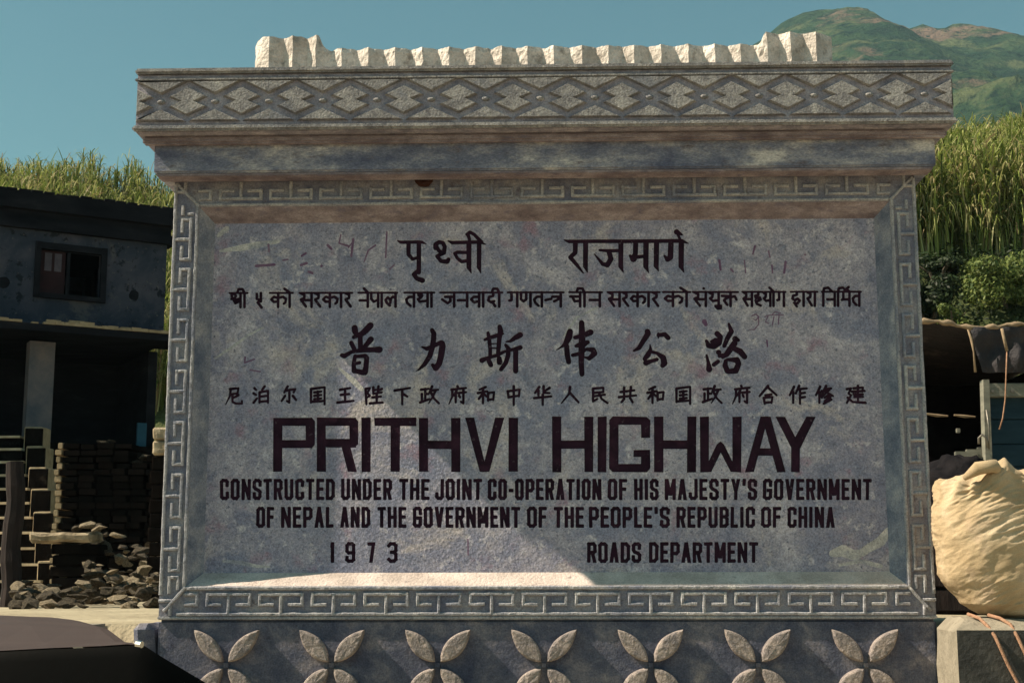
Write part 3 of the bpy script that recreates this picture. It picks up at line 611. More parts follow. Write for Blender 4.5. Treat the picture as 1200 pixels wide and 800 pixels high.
# condensed letters in a unit box: s = stroke polyline, d = diagonal with level ends
LT = {'A': 'd0,1 .5,0;d1,1 .5,0;s.2,.68 .8,.68', 'B': 's0,0 0,1;s0,0 .7,0 1,.1 1,.38 .75,.48 0,.48;s.75,.48 1,.6 1,.9 .7,1 0,1', 'C': 's1,.26 1,.08 .75,0 .25,0 0,.08 0,.92 .25,1 .75,1 1,.92 1,.72',
      'D': 's0,0 0,1;s0,0 .65,0 1,.14 1,.86 .65,1 0,1', 'E': 's0,0 0,1;s0,0 1,0;s0,.48 .85,.48;s0,1 1,1', 'F': 's0,0 0,1;s0,0 1,0;s0,.48 .85,.48',
      'G': 's1,.26 1,.08 .75,0 .25,0 0,.08 0,.92 .25,1 .75,1 1,.92 1,.55 .6,.55', 'H': 's0,0 0,1;s1,0 1,1;s0,.5 1,.5', 'I': 's.5,0 .5,1', 'J': 's1,0 1,.9 .75,1 .25,1 0,.9 0,.75',
      'L': 's0,0 0,1;s0,1 1,1', 'M': 's0,0 0,1;s1,0 1,1;d0,0 .5,.75;d1,0 .5,.75', 'N': 's0,0 0,1;s1,0 1,1;d0,0 1,1', 'O': 's.25,0 .75,0 1,.1 1,.9 .75,1 .25,1 0,.9 0,.1 .25,0',
      'P': 's0,0 0,1;s0,0 .75,0 1,.1 1,.45 .75,.56 0,.56', 'R': 's0,0 0,1;s0,0 .75,0 1,.1 1,.42 .75,.52 0,.52;d.5,.5 1,1', 'S': 's1,.25 1,.08 .75,0 .25,0 0,.1 0,.36 .2,.46 .8,.56 1,.66 1,.9 .75,1 .25,1 0,.92 0,.75',
      'T': 's0,0 1,0;s.5,0 .5,1', 'U': 's0,0 0,.9 .25,1 .75,1 1,.9 1,0', 'V': 'd0,0 .5,1;d1,0 .5,1', 'Y': 'd0,0 .5,.5;d1,0 .5,.5;s.5,.48 .5,1', "'": 's.5,0 .4,.2', '-': 's0,.55 1,.55',
      '1': 's.5,0 .5,1;s.5,0 .2,.12', '9': 's1,.3 1,.08 .75,0 .25,0 0,.1 0,.42 .25,.52 1,.52;s1,.3 1,.92 .75,1 .25,1 0,.92 0,.8', '7': 's0,0 1,0;d1,0 .4,1', '3': 's0,.1 .25,0 .75,0 1,.1 1,.38 .7,.48 .4,.48;s.7,.48 1,.6 1,.9 .75,1 .25,1 0,.9'}
WD = {'I': .45, 'M': 1.18, "'": .42, '-': .55, 'N': 1.05, '1': .6, 'E': .88, 'F': .85, 'L': .82, 'J': .95, 'T': .95}
def small(word, xa, xb, ya, yb, t=4.25, gap=1.8):
    tot = sum(WD.get(c, 1) for c in word); u = (xb - xa - gap * (len(word) - 1)) / tot; x = xa
    for c in word:
        w = WD.get(c, 1) * u; polys = []
        x0, y0, ww, hh = x + t / 2, ya + t / 2, w - t, yb - ya - t
        if c in "I'1": x0, ww = x + w / 2 - 1, 2
        for st in LT[c].split(';'):
            pts = [tuple(float(q) for q in k.split(',')) for k in st[1:].split()]
            pts = [(x0 + a * ww + random.uniform(-.18, .18), y0 + b * hh + random.uniform(-.18, .18)) for a, b in pts]
            if st[0] == 's':
                for a, b in zip(pts[:-1], pts[1:]):
                    d = Vector(b) - Vector(a); d = d.normalized(); n = Vector((-d.y, d.x)) * t / 2
                    ax, bx = Vector(a) - d * t * .33, Vector(b) + d * t * .33
                    m_ = d * t * .17
                    polys.append([tuple(q) for q in (ax - m_ + n * .6, ax - m_ - n * .6, ax - n, bx - n, bx + m_ - n * .6, bx + m_ + n * .6, bx + n, ax + n)][0:8])
            else:
                (ax, ay), (bx, by) = pts
                if ay > by: (ax, ay), (bx, by) = (bx, by), (ax, ay)
                ay -= t / 2; by += t / 2; hw = t * .52
                polys.append([(ax - hw, ay), (ax + hw, ay), (bx + hw, by), (bx - hw, by)])
        GLY.append(('letter', polys, False)); x += w + gap
for wd, a, b in (('CONSTRUCTED', 257.5, 392.5), ('UNDER', 399.5, 459.5), ('THE', 467.8, 503.5), ('JOINT', 510, 565), ('CO-OPERATION', 571.5, 705), ('OF', 712, 735), ('HIS', 743, 772), ("MAJESTY'S", 779, 887.5), ('GOVERNMENT', 894, 1022)):
    small(wd, a, b, 560.6, 585.6)
for wd, a, b in (('OF', 300, 321.5), ('NEPAL', 329, 391), ('AND', 398.5, 434), ('THE', 442, 476.5), ('GOVERNMENT', 483.6, 609.6), ('OF', 617.5, 641), ('THE', 649, 684.5), ("PEOPLE'S", 690, 785), ('REPUBLIC', 792.6, 885), ('OF', 892, 915.7), ('CHINA', 923, 978.5)):
    small(wd, a, b, 593.4, 618)
for wd, a, b in (('1', 386, 393), ('9', 404.5, 416.5), ('7', 430.5, 440), ('3', 453.5, 466), ('ROADS', 688, 751.5), ('DEPARTMENT', 760.5, 888.7)):
    small(wd, a, b, 634.8, 659)
# faded scribbles
brush('scribble', 880, 366, 1, '1,4,1.3 6,2,1.6 9,5,1.6 6,9,1.3 3,8,1.1;9,5,1.3 9,14,1.4 4,20,1.3 -2,20,.9;16,5,1.3 22,3,1.3;20,4,1.2 17,11,1.1 21,13,1.1;27,5,1.4 25,15,1.2;24,3,1.2 29,-1,1.2 35,1,1.2;33,2,1.3 32,14,1.3;22,3,1.2 38,3,1.2', True)
brush('scribble', 240, 250, 3, '224,110,8 226,135,6;180,185,10 245,180,9;275,165,6 292,162,6;340,150,6 355,140,8;338,182,9 358,175,10;365,205,9 378,210,9;410,185,9;432,112,10 445,125,8;478,75,5 472,105,6 505,115,8;522,90,8 515,150,8;560,170,4 575,130,6 600,112,6;640,65,6 636,155,6;650,195,5 665,182,6', True)
brush('scribble', 620, 250, 2.727, '608,150,8 612,180,7;645,178,7 652,186,6;688,150,4 692,190,4;722,105,7 715,130,5;765,120,5 770,140,5;820,155,8 815,190,7;882,132,6;776,165,5 778,190,5;560,345,16 565,355,12;760,405,5 762,425,5', True)
brush('scribble', 240, 250, 3, '142,505,6 140,525,5 175,512,5;160,550,5 195,556,5;505,120,5 520,100,4', True)
brush('scribble', 160, 600, 3, '1165,95,5 1166,150,5', True)

prect = [proj((x, YP, z)) for x, z in ((-XP, ZP0), (XP, ZP0), (XP, ZP1), (-XP, ZP1))]
vin = [Vector(p) for p in prect]; fin = [[0, 1, 2, 3]]; own = [-1]
def ccw(p): return p if sum(p[i - 1][0] * p[i][1] - p[i][0] * p[i - 1][1] for i in range(len(p))) > 0 else p[::-1]
if sum(prect[i - 1][0] * prect[i][1] - prect[i][0] * prect[i - 1][1] for i in range(4)) < 0: fin[0] = fin[0][::-1]
for gi, (nm, polys, gr) in enumerate(GLY):
    for p in polys:
        p = ccw([tuple(q) for q in p]); b = len(vin)
        vin += [Vector((x + random.uniform(-.01, .01), y + random.uniform(-.01, .01))) for x, y in p]; fin.append(list(range(b, b + len(p)))); own.append(gi)
cv, ce, cf, ov, oe, of_ = delaunay_2d_cdt(vin, [], fin, 1, 1e-4, True)
W3 = [at(v.x, v.y, YP) for v in cv]
DL = .0065
owner = []
for k, f in enumerate(cf):
    gl = [own[i] for i in of_[k] if own[i] >= 0]
    owner.append(max(gl) if gl else -1)
cut = [o >= 0 and not GLY[o][2] for o in owner]
flat = {}
edges = {}
for k, f in enumerate(cf):
    for i in range(len(f)): edges.setdefault((min(f[i - 1], f[i]), max(f[i - 1], f[i])), []).append(k)
pv, pf = [], []
def facing(vs, idx):
    a, b, c = (Vector(vs[i]) for i in idx[:3])
    return idx if (b - a).cross(c - a).y < 0 else idx[::-1]
pf = [facing(W3, list(f)) for k, f in enumerate(cf) if owner[k] == -1]
vs = [tuple(v) for v in W3]; nb_ = len(vs)
used = {}
for (a, b), ks in edges.items():
    if len(ks) == 2 and cut[ks[0]] != cut[ks[1]]:
        for q in (a, b):
            if q not in used: used[q] = len(vs); v = W3[q]; vs.append((v.x, YP + DL, v.z))
        pf.append([a, b, used[b], used[a]])
pn = fixn(obj('inscription_panel', vs, pf, PANEL, MON))
# keep the flat faces looking out
me = pn.data
groups = {}
for k, o in enumerate(owner):
    if o >= 0: groups.setdefault(o, []).append(k)
for gi, ks in groups.items():
    nm, _, gr = GLY[gi]; idm = {}; vs = []; fs = []
    for k in ks:
        f = cf[k]
        for q in f:
            if q not in idm: idm[q] = len(vs); v = W3[q]; vs.append((v.x, YP if gr else YP + DL, v.z))
        fs.append(facing(vs, [idm[q] for q in f]))
    obj(nm, vs, fs, LIME if gr == 'lime' else GRAFF if gr else PAINT, MON)
# a shallow incised border line and an old hole under the band
hole = at(497, 211, 0)
vs = [(hole.x + .042 * math.cos(a) * (1 + .2 * math.sin(3 * a)), -.0135 - .002 * random.random(), 3.196 + .026 * math.sin(a) * (1 + .15 * math.cos(2 * a))) for a in [2 * math.pi * k / 16 for k in range(16)]]
obj('broken_patch', vs + [(hole.x, -.02, 3.196)], [(k, (k + 1) % 16, 16) for k in range(16)], mat('dark_red_brick', [(.3, (.03, .012, .01)), (.7, (.07, .03, .022))], 20, bump=.9), MON)

# ------------------------------------------------------------------ walls of the yard and guard block
def rough_box(name, a, b, m, parent=None, amp=.01, sub=6, bev=.02):
    bm = bmesh.new(); bmesh.ops.create_cube(bm, size=1)
    sx, sy, sz = (b[i] - a[i] for i in range(3))
    for v in bm.verts: v.co = Vector((a[0] + (v.co.x + .5) * sx, a[1] + (v.co.y + .5) * sy, a[2] + (v.co.z + .5) * sz))
    if bev: bmesh.ops.bevel(bm, geom=bm.edges[:], offset=bev, segments=1, affect='EDGES')
    bmesh.ops.subdivide_edges(bm, edges=bm.edges[:], cuts=sub, use_grid_fill=True)
    for v in bm.verts: v.co += Vector([fbm(v.co + Vector((7 * q, 0, 3 * q)), 3.5) for q in range(3)]) * amp
    bm.verts.index_update(); vs = [v.co[:] for v in bm.verts]; fs = [[v.index for v in f.verts] for f in bm.faces]; bm.free()
    return obj(name, vs, fs, m, parent)
YARDW = mat('yard_wall_stone', [(.3, (.16, .15, .13)), (.6, (.26, .24, .20)), (.8, (.33, .30, .25))], 3, bump=.8, bscale=25, bdist=.02)
for sx, lab in ((-1, 'low grey retaining wall of the raised yard, left of the monument'), (1, 'low grey retaining wall of the raised yard, right of the monument')):
    t = thing('retaining_wall', (sx * 3, .15, 0), lab, 'wall')
    a = 1.80
    for k in range(14):
        for r in range(4):
            x0 = sx * (a + k * .62 + (.31 if r % 2 else 0)); x1 = x0 + sx * .605
            if k == 0 and r % 2: pass
            mb = MB(); z0 = r * .27; y0 = random.uniform(-.0, .015)
            mb.box((min(x0, x1), y0, z0 + .004), (max(x0, x1), .285, z0 + .266 if r < 3 else TZ + .004), .012); mb.build('wall_stone', YARDW, t)
BLK = thing('guard_stone', (2.1, -.3, 0), 'squat chamfered concrete guard stone beside the right foot of the monument', 'guard stone')
YB = -.5; c = at(1121, 738, YB); xb_ = at(1098, 760, -.01).x; zt_ = at(1150, 724, YB + .12).z
xr_ = c.x + .62; xf = lambda y: c.x + (xb_ - c.x) * (y - YB) / (-.01 - YB)
rough = []
mb = MB(); mb.add([(c.x, YB, 0), (xr_, YB, 0), (xr_, YB, c.z), (c.x, YB, c.z)], [(0, 1, 2, 3)]); mb.build('front_face', BLOCKM, BLK)
NB = 26; vs = []; fs = []
loops = []
for k in range(NB + 1):
    t = k / NB; y = YB + (-.01 - YB) * t; zt2 = c.z + (zt_ - c.z) * min(1, (y - YB) / .12); chm = .0 + .055 * min(1, (y - YB) / .10)
    lp = [(xf(y), y, q / 20 * (zt2 - chm)) for q in range(21)] + [(xf(y) + chm, y, zt2)] + [(xf(y) + chm + (xr_ - xf(y) - chm) * q / 24, y, zt2) for q in range(1, 25)] + [(xr_, y, 0)]
    loops.append(lp)
m_ = len(loops[0])
for k, lp in enumerate(loops):
    for p in lp:
        e_ = 0 if k == 0 else 1
        vs.append((p[0] + e_ * .006 * fbm(p, 6), p[1], p[2] + e_ * .006 * fbm((p[0], p[1], 5), 8)))
for k in range(NB):
    for q in range(m_ - 1): fs.append((k * m_ + q, k * m_ + q + 1, (k + 1) * m_ + q + 1, (k + 1) * m_ + q))
fs.append(tuple(range(NB * m_, NB * m_ + m_)))
fixn(obj('chamfered_body', vs, fs, BLOCKE, BLK))
# plaster lump at the foot, left
rough_box('plaster_lump', (-1.90, .0, .2), (-1.80, .28, 1.10), PLINTH, None, .02, 4, .03)
tag(bpy.data.objects['plaster_lump'], 'rough grey lump of render against the left foot of the monument', 'rubble')
# sack
def sack(name, base, W_, D_, H_, label):
    vs = []; fs = []; NU, NV = 260, 220
    for j in range(NV + 1):
        t = j / NV
        r = (math.sin(math.pi * min(1, t * 1.0) * .5 + .0) ** .5 if t < .22 else 1)
        rr = float(np.interp(t, [0, .03, .10, .25, .5, .75, .88, .95, .985, 1], [.30, .60, .84, 1.0, 1.05, 1.04, 1.0, .94, .78, .0]))
        cx = float(np.interp(t, [0, .3, .7, 1], [.10, .015, -.01, .03])) * W_
        z = H_ * t
        for i in range(NU):
            a = 2 * math.pi * i / NU; ca, sa = math.cos(a), math.sin(a)
            q = 2 / 2.6; x = abs(ca) ** q * (1 if ca > 0 else -1); y = abs(sa) ** q * (1 if sa > 0 else -1)
            p = Vector((cx + x * rr * W_ / 2, y * rr * D_ / 2, z))
            # folds: mostly horizontal, sagging creases
            zz = p.z - .30 * p.x - .04 * math.sin(a * 1.5)
            wr = max(0, 1 - abs(fbm((p.x * 5, p.y * 5, zz * 24), 1.0, 3)) * 2.0) ** 1.35 * 1.3 - .35
            w2 = fbm((p.x * 6, p.y * 6, zz * 8), 1.0, 5)
            msk = min(1, max(.12, .45 + 1.1 * fbm((p.x * 3, p.y * 3, p.z * 2.5 + 4), 1.0, 2) + .9 * (p.x / W_ + .15)))
            wf = 1 - abs(fbm((p.x * 9 + 2, p.y * 9, zz * 55), 1.0, 2)) * 2
            d = (.0085 * wr * msk + .0035 * wf * msk + .012 * w2) * (1 if .05 < t < .97 else .4)
            if t > .80: d += .012 * math.sin(a * 17 + 3 * fbm((p.x * 5, p.y * 5, 2), 1.0, 2)) * math.sin((t - .80) / .2 * math.pi)
            if t > .8: d += .035 * fbm((p.x * 7 + 3, p.y * 7, 1), 1.0, 3) * (t - .8) / .2
            p += Vector((x, y, 0)) * d
            if t > .82: p.z += (.05 * fbm((p.x * 9, p.y * 6, 4), 1, 3) + .02 * math.exp(-((p.x - .2) / .07) ** 2) + .03 * math.exp(-((p.x + .02) / .08) ** 2) - .01 * math.exp(-((p.x + .2) / .1) ** 2)) * (t - .82) / .18 * (1.2 if t < .99 else 1)
            vs.append(p + Vector(base))
    for j in range(NV):
        for i in range(NU): fs.append((j * NU + i, j * NU + (i + 1) % NU, (j + 1) * NU + (i + 1) % NU, (j + 1) * NU + i))
    fs.append(tuple(range(NU))[::-1])
    o = thing(name, base, label, 'sack'); obj('sacking', vs, fs, JUTE, o, True)
    return o
pL = at(1096, 620, -.27); pT = at(1150, 543, -.27)
SK = sack('grain_sack', (pL.x + .305, -.24, zt_ - .005), .57, .44, pT.z - zt_ - .03, 'big bulging tan jute sack standing on the guard stone right of the monument')
# gathered mouth of the sack
kx = SK.location.x
mb = MB()
for k, (dx, dz, r0) in enumerate(((-.12, .0, .030), (.16, .015, .032))):
    c0 = Vector((kx + dx, -.40, pT.z - .04 + dz)); mb.tube([c0 + Vector((-.09, -.02, -.035)), c0 + Vector((-.04, -.06, .005)), c0 + Vector((.03, -.06, .015)), c0 + Vector((.08, -.02, -.02))], [.012, r0, r0, .012], 10)
o = mb.build('tied_fold', JUTE, SK, True)
# ropes lying over the guard stone
RP = thing('rope', (2.3, -.1, 1.1), 'thin reddish rope trailing over the guard stone from under the sack', 'rope')
mb = MB(); mb.tube([at(1134, 719, YB + .13), at(1148, 724, YB + .08), at(1158, 734, YB + .035), at(1166, 745, YB - .012), at(1173, 760, YB - .012), at(1181, 778, YB - .014), at(1196, 806, YB - .02), at(1205, 840, YB - .02)], .0075, 8); mb.build('rope_strand', ROPE, RP, True)
mb = MB(); mb.tube([at(1158, 720, YB + .13), at(1172, 724, YB + .08), at(1184, 731, YB + .035), at(1192, 745, YB - .012), at(1200, 762, YB - .014), at(1212, 790, YB - .015)], .0075, 8); mb.build('rope_strand', ROPE, RP, True)

# ------------------------------------------------------------------ shelter on the right
YS = 4.2
def Q(px, py, y=YS): return at(px, py, y)
SH = thing('tarpaulin_shelter', (Q(1150, 500).x, YS, TZ), 'roadside shelter with draped dark tarpaulin roof and dark blue boarded side behind the sack', 'shelter')
xa, xb = Q(1076, 400).x, Q(1290, 400).x
ztop = Q(1120, 384).z
vs = []; fs = []; NU, NV = 60, 18          # roof sheet
for j in range(NV + 1):
    for i in range(NU + 1):
        u, v = i / NU, j / NV; x = xa + (xb - xa) * u; y = YS - .05 + 2.6 * v
        vs.append((x, y, ztop - .10 * v + .02 * fbm((x * 3, y * 2, 0), 1) + .02 * math.sin(x * 9) * (1 - v) - .03 * u))
for j in range(NV):
    for i in range(NU): fs.append((j * (NU + 1) + i, j * (NU + 1) + i + 1, (j + 1) * (NU + 1) + i + 1, (j + 1) * (NU + 1) + i))
obj('tarpaulin_roof', vs, fs, TARP, SH, True)
# rolled hem
pts = [Vector((xa + (xb - xa) * k / 40, YS - .07, ztop + .012 + .02 * fbm(((xa + (xb - xa) * k / 40) * 3, YS * 2, 0), 1) + .022 * math.sin((xa + (xb - xa) * k / 40) * 9) - .03 * k / 40 + .006 * math.sin(k * 2.1))) for k in range(41)]
mb = MB(); mb.tube(pts, [.018 + .008 * math.sin(k * 1.3) for k in range(41)], 8); mb.build('rolled_hem', TARPE, SH, True)
# hanging flap
fa, fb = Q(1133, 400).x, xb; ft = ztop - .01
vs = []; fs = []; NU, NV = 70, 16
for j in range(NV + 1):
    for i in range(NU + 1):
        u, v = i / NU, j / NV; x = fa + (fb - fa) * u + .075 * v * (1 - u); hb = Q(1150, 438).z
        z = ft + (hb - ft) * v; y = YS - .075 - .02 * math.sin(u * 40 + 2 * v) * v - .03 * fbm((x * 6, z * 3, 2), 1) - .015 * math.sin(v * 9 + u * 5)
        vs.append((x, y, z))
for j in range(NV):
    for i in range(NU): fs.append((j * (NU + 1) + i, j * (NU + 1) + i + 1, (j + 1) * (NU + 1) + i + 1, (j + 1) * (NU + 1) + i))
obj('hanging_flap', vs, fs, TARP, SH, True)
mb = MB(); mb.tube([Q(1134, 386, YS - .12), Q(1138, 396, YS - .13), Q(1141, 412, YS - .13), Q(1143, 436, YS - .12)], [.005, .012, .006, .010], 8); mb.build('lit_flap_fold', TARPE, SH, True)  # pale tube drawn as the sunlit fold at the flap's edge
mb = MB(); mb.tube([Q(1174, 385, YS - .14), Q(1177, 398, YS - .15), Q(1180, 411, YS - .14)], .012, 8); mb.build('tie_strap', TARPE, SH, True)
mb = MB(); mb.tube([Q(1180, 411, YS - .14), Q(1179, 440, YS - .13), Q(1178, 468, YS - .12), Q(1175, 490, YS - .11), Q(1171, 503, YS - .10)], .005, 6); mb.build('hanging_cord', ROPE, SH, True)
zb1, zb0 = Q(1170, 450).z, Q(1170, 466).z
mb = MB(); mb.box((Q(1153, 450).x, YS - .06, zb0), (xb, YS + .0, zb1), .006); mb.build('cross_board', GWOOD, SH)
for px in (1163, 1186): 
    p = Q(px, 458, YS - .06); mb = MB(); mb.tube([p, p + Vector((0, -.012, 0))], .012, 8); mb.build('bolt', IRON, SH)
mb = MB(); p0, p1 = Q(1149, 446), Q(1156, 552)
mb.add([(p0.x - .0, YS - .07, p0.z), (p0.x + .045, YS - .07, p0.z), (p1.x + .02, YS - .07, p1.z - .4), (p1.x - .035, YS - .07, p1.z - .4),
        (p0.x - .0, YS + .02, p0.z), (p0.x + .045, YS + .02, p0.z), (p1.x + .02, YS + .02, p1.z - .4), (p1.x - .035, YS + .02, p1.z - .4)],
       [(3, 2, 1, 0), (0, 4, 7, 3), (1, 2, 6, 5), (0, 1, 5, 4), (2, 3, 7, 6)]); fixn(mb.build('corner_post', GWOOD, SH))
mb = MB(); mb.tube([Q(1147, 520, YS - .09), Q(1147, 513, YS - .10), Q(1151, 509, YS - .11), Q(1156, 513, YS - .11), Q(1157, 524, YS - .10)], .010, 8); mb.build('iron_hook', IRON, SH, True)
mb = MB(); mb.tube([Q(1156, 480, YS - .09), Q(1159, 500, YS - .09), Q(1159, 526, YS - .09)], .008, 8); mb.build('iron_bar', IRON, SH, True)
zr = zb0 + .01; k = 0; zf = TZ + .5
while zr > zf:
    mb = MB(); h = .17 + .02 * (k % 2); mb.box((Q(1156, 500).x, YS + .022 + .006 * (k % 2), zr - h), (xb, YS + .05, zr - .004), .005); mb.build('blue_board', BLUEP, SH); zr -= h; k += 1
# dark rear and side of the shelter
mb = MB(); mb.box((xa - .3, YS + 2.45, TZ), (xb, YS + 2.52, ztop - .12)); mb.build('rear_wall', BLACKC, SH)
mb = MB(); mb.box((xb - .05, YS + .06, TZ), (xb, YS + 2.44, ztop - .12)); mb.build('end_wall', BLACKC, SH)
mb = MB(); mb.box((xa - .32, YS + .5, TZ), (xa - .26, YS + 2.44, ztop - .14)); mb.build('side_wall', BLACKC, SH)
for px in (1079,):
    p = Q(px, 400, YS + .3); mb = MB(); mb.box((xa - .03, YS + .0, TZ), (xa + .03, YS + .06, ztop - .02), .005); mb.build('pole', POSTW, SH)
# pale bars standing in for slits of light between planks
for a_, b_ in ((1084, 1111), (1118, 1143)):
    mb = MB(); mb.tube([Q(a_, 484.5 + (a_ - 1084) * .05, YS + .15), Q((a_ + b_) / 2, 486.6 + (a_ - 1084) * .03, YS + .15), Q(b_, 486.5 + (b_ - 1084) * .03, YS + .15)], [.007, .012, .006], 6); mb.build('light_slit', TARPE, SH)
mb = MB(); mb.box((Q(1121, 500, YS + .2).x, YS + .2, Q(1121, 507, YS + .2).z), (Q(1125.5, 500, YS + .2).x, YS + .23, Q(1121, 501.5, YS + .2).z), .004); mb.build('light_spot', GWOOD, SH)  # small pale box drawn as a spot of light in the interior
for k in range(3):
    a = Q(1118 + k * 12, 531 - k * 2.2, YS + .02 + .05 * k); mb = MB(); mb.box((a.x, YS - .02 + .03 * k, a.z - .11), (a.x + .17, YS + .02 + .03 * k, a.z + .012), .004); mb.build('bed_board', GWOOD, SH)
# dark bundle behind the sack
vs = []; fs = []; NU, NV = 40, 24
c = at(1118, 560, 2.2)
for j in range(NV + 1):
    for i in range(NU):
        th = math.pi * j / NV; a = 2 * math.pi * i / NU; d = Vector((math.sin(th) * math.cos(a), math.sin(th) * math.sin(a), math.cos(th)))
        r = 1 + .35 * fbm(d * 1.6 + Vector((3, 1, 0)), 1) ; vs.append(Vector((c.x, 2.2, c.z - .1)) + Vector((d.x * .26, d.y * .25, d.z * .22)) * r)
for j in range(NV):
    for i in range(NU): fs.append((j * NU + i, (j + 1) * NU + i, (j + 1) * NU + (i + 1) % NU, j * NU + (i + 1) % NU))
tag(obj('cloth_bundle', vs, fs, BLACKC, None, True), 'black cloth bundle heaped between the sack and the shelter', 'bundle')
# low table of crates carrying the bundle
CR = thing('wooden_crate', (c.x, 2.2, TZ), 'dark wooden crate under the black cloth bundle behind the sack', 'crate')
for r in range(4):
    z = TZ + .02 + r * (c.z - .25 - TZ) / 4
    mb = MB(); mb.box((c.x - .3, 2.0, z), (c.x + .3, 2.03, z + (c.z - .25 - TZ) / 4 - .02), .004); mb.build('slat', POSTW, CR)
mb = MB(); mb.box((c.x - .3, 2.035, TZ), (c.x + .3, 2.45, c.z - .25), .004); mb.build('crate_box', POSTW, CR)

# ------------------------------------------------------------------ house on the left
yL, yR = 15.0, 16.35
A = at(0, 381, yL); Bp = at(195, 397, yR)
ux = Vector((Bp.x - A.x, Bp.y - A.y, 0)).normalized(); un = Vector((ux.y, -ux.x, 0))      # along the front, out of the front
HA = Vector((A.x, A.y, 0))
HS = thing('house', (A.x, A.y + 2, TZ), 'dark two storey house with blue washed upper wall and open shuttered window', 'house')
LW = (Vector((Bp.x, Bp.y, 0)) - HA).length                       # distance along the front to the right end
def hp(s, o, z): return HA + ux * float(s) + un * float(o) + Vector((0, 0, float(z)))
def hbox(mb, s0, s1, o0, o1, z0, z1):
    vs = [hp(s, o, z) for z in (z0, z1) for o in (o0, o1) for s in (s0, s1)]
    return mb.add(vs, [(0, 1, 3, 2), (4, 6, 7, 5), (0, 4, 5, 1), (2, 3, 7, 6), (0, 2, 6, 4), (1, 5, 7, 3)])
def hfind(px, py):
    """distance along and height of the photographed point on the house front"""
    px, py = float(px), float(py); d = AF + (px - 600) / F * AR - (py - 400) / F * AU; o = Vector((CX, CY, CZ))
    t = (HA - o).dot(un) / d.dot(un); p = o + d * t; return (p - HA).dot(ux), p.z
zF = (hfind(0, 381)[1] + hfind(195, 397)[1]) / 2                   # first floor level
zR = (hfind(0, 222)[1] + hfind(190, 248)[1]) / 2                   # roof top
zw = (hfind(0, 268)[1] + hfind(190, 284)[1]) / 2                   # top of the visible wall
sW0, zW1 = hfind(47, 289); sW1, zW0 = hfind(118, 351)
SL = -5.0; DP = -5.0
mb = MB()
hbox(mb, SL, sW0, -.25, 0, zF, zw); hbox(mb, sW1, LW - .05, -.25, 0, zF, zw); hbox(mb, sW0, sW1, -.25, -.001, zF, zW0); hbox(mb, sW0, sW1, -.25, -.001, zW1, zw)
hbox(mb, LW - .3, LW - .052, DP, -.251, zF, zw + .3); hbox(mb, SL, LW - .31, DP, DP + .2, zF, zw + .3); hbox(mb, SL, SL + .2, DP + .21, -.252, zF, zw + .3)
W_up = fixn(mb.build('upper_wall', HWALL, HS))
for px, py, r in ((4, 331, .085), (157, 346, .075)):
    s_, z_ = hfind(px, py); vs = [hp(s_ + r * (1 + .25 * random.random()) * math.cos(a), .004, z_ + r * (1 + .25 * random.random()) * math.sin(a)) for a in [2 * math.pi * k / 12 for k in range(12)]]
    vs2 = [hp(s_ + r * .7 * math.cos(a), -.05, z_ + r * .7 * math.sin(a)) for a in [2 * math.pi * k / 12 for k in range(12)]]
    obj('putlog_hole', vs + [hp(s_, .006, z_)], [(k, (k + 1) % 12, 12) for k in range(12)], HDARK, W_up)
for a, b, o0, o1, nm in ((zw - .0, zw + .14, -.3, .10, 'eaves_moulding'), (zw + .141, zw + .3, -.3, .04, 'eaves_band'), (zw + .301, zR, -5.1, .16, 'roof_slab')):
    mb = MB(); hbox(mb, SL - .2, LW + (.06 if nm != 'eaves_band' else .0), o0, o1, a + .002, b); fixn(mb.build(nm, HDARK, HS))
for k in range(40):                                              # rough upper edge
    s_ = SL + k * (LW - SL) / 40; mb = MB(); hbox(mb, s_, s_ + (LW - SL) / 40 * random.uniform(.8, .97), -.2, .165 + random.uniform(0, .015), zR + .001, zR + random.uniform(.012, .04)); fixn(mb.build('roof_tile', HDARK, HS))
# window: frame, left shutter, dark room
WN = obj('window_frame', *(lambda m_: (m_.v, m_.f))((lambda m_: (hbox(m_, sW0 - .07, sW0 + .02, -.05, .04, zW0 - .06, zW1 + .08), hbox(m_, sW1 - .02, sW1 + .07, -.05, .04, zW0 - .06, zW1 + .08),
      hbox(m_, sW0 + .021, sW1 - .021, -.05, .038, zW1 - .03, zW1 + .078), hbox(m_, sW0 + .021, sW1 - .021, -.05, .06, zW0 - .058, zW0 + .02), m_)[-1])(MB())), HDARK, HS); fixn(WN)
sm = sW0 + (sW1 - sW0) * .42
mb = MB(); hbox(mb, sW0 + .03, sm, -.09, -.05, zW0 + .03, zW1 - .04); SHT = fixn(mb.build('shutter', HSHUT, WN))
h3 = (zW1 - zW0)
for (a, b, c_, d_) in ((.16, .44, .52, .90), (.56, .84, .52, .90)):
    mb = MB(); w = sm - sW0 - .03; hbox(mb, sW0 + .03 + a * w, sW0 + .03 + b * w, -.049, -.042, zW0 + c_ * h3, zW0 + d_ * h3); fixn(mb.build('shutter_panel', HPANE, SHT)) if False else fixn(obj('shutter_panel', mb.v, mb.f, HPANE, WN))
mb = MB(); hbox(mb, sm + .02, sm + .07, -.12, -.02, zW0 + .03, zW1 - .04); fixn(mb.build('mullion', HDARK, WN))
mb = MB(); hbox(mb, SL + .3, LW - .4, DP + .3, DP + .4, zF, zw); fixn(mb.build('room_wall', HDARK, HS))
mb = MB(); hbox(mb, SL, LW - .1, DP, -.26, zF - .12, zF - .002); hbox(mb, SL, LW + .12, -.258, .62, zF - .14, zF - .03); fixn(mb.build('floor_slab', HDARK, HS))
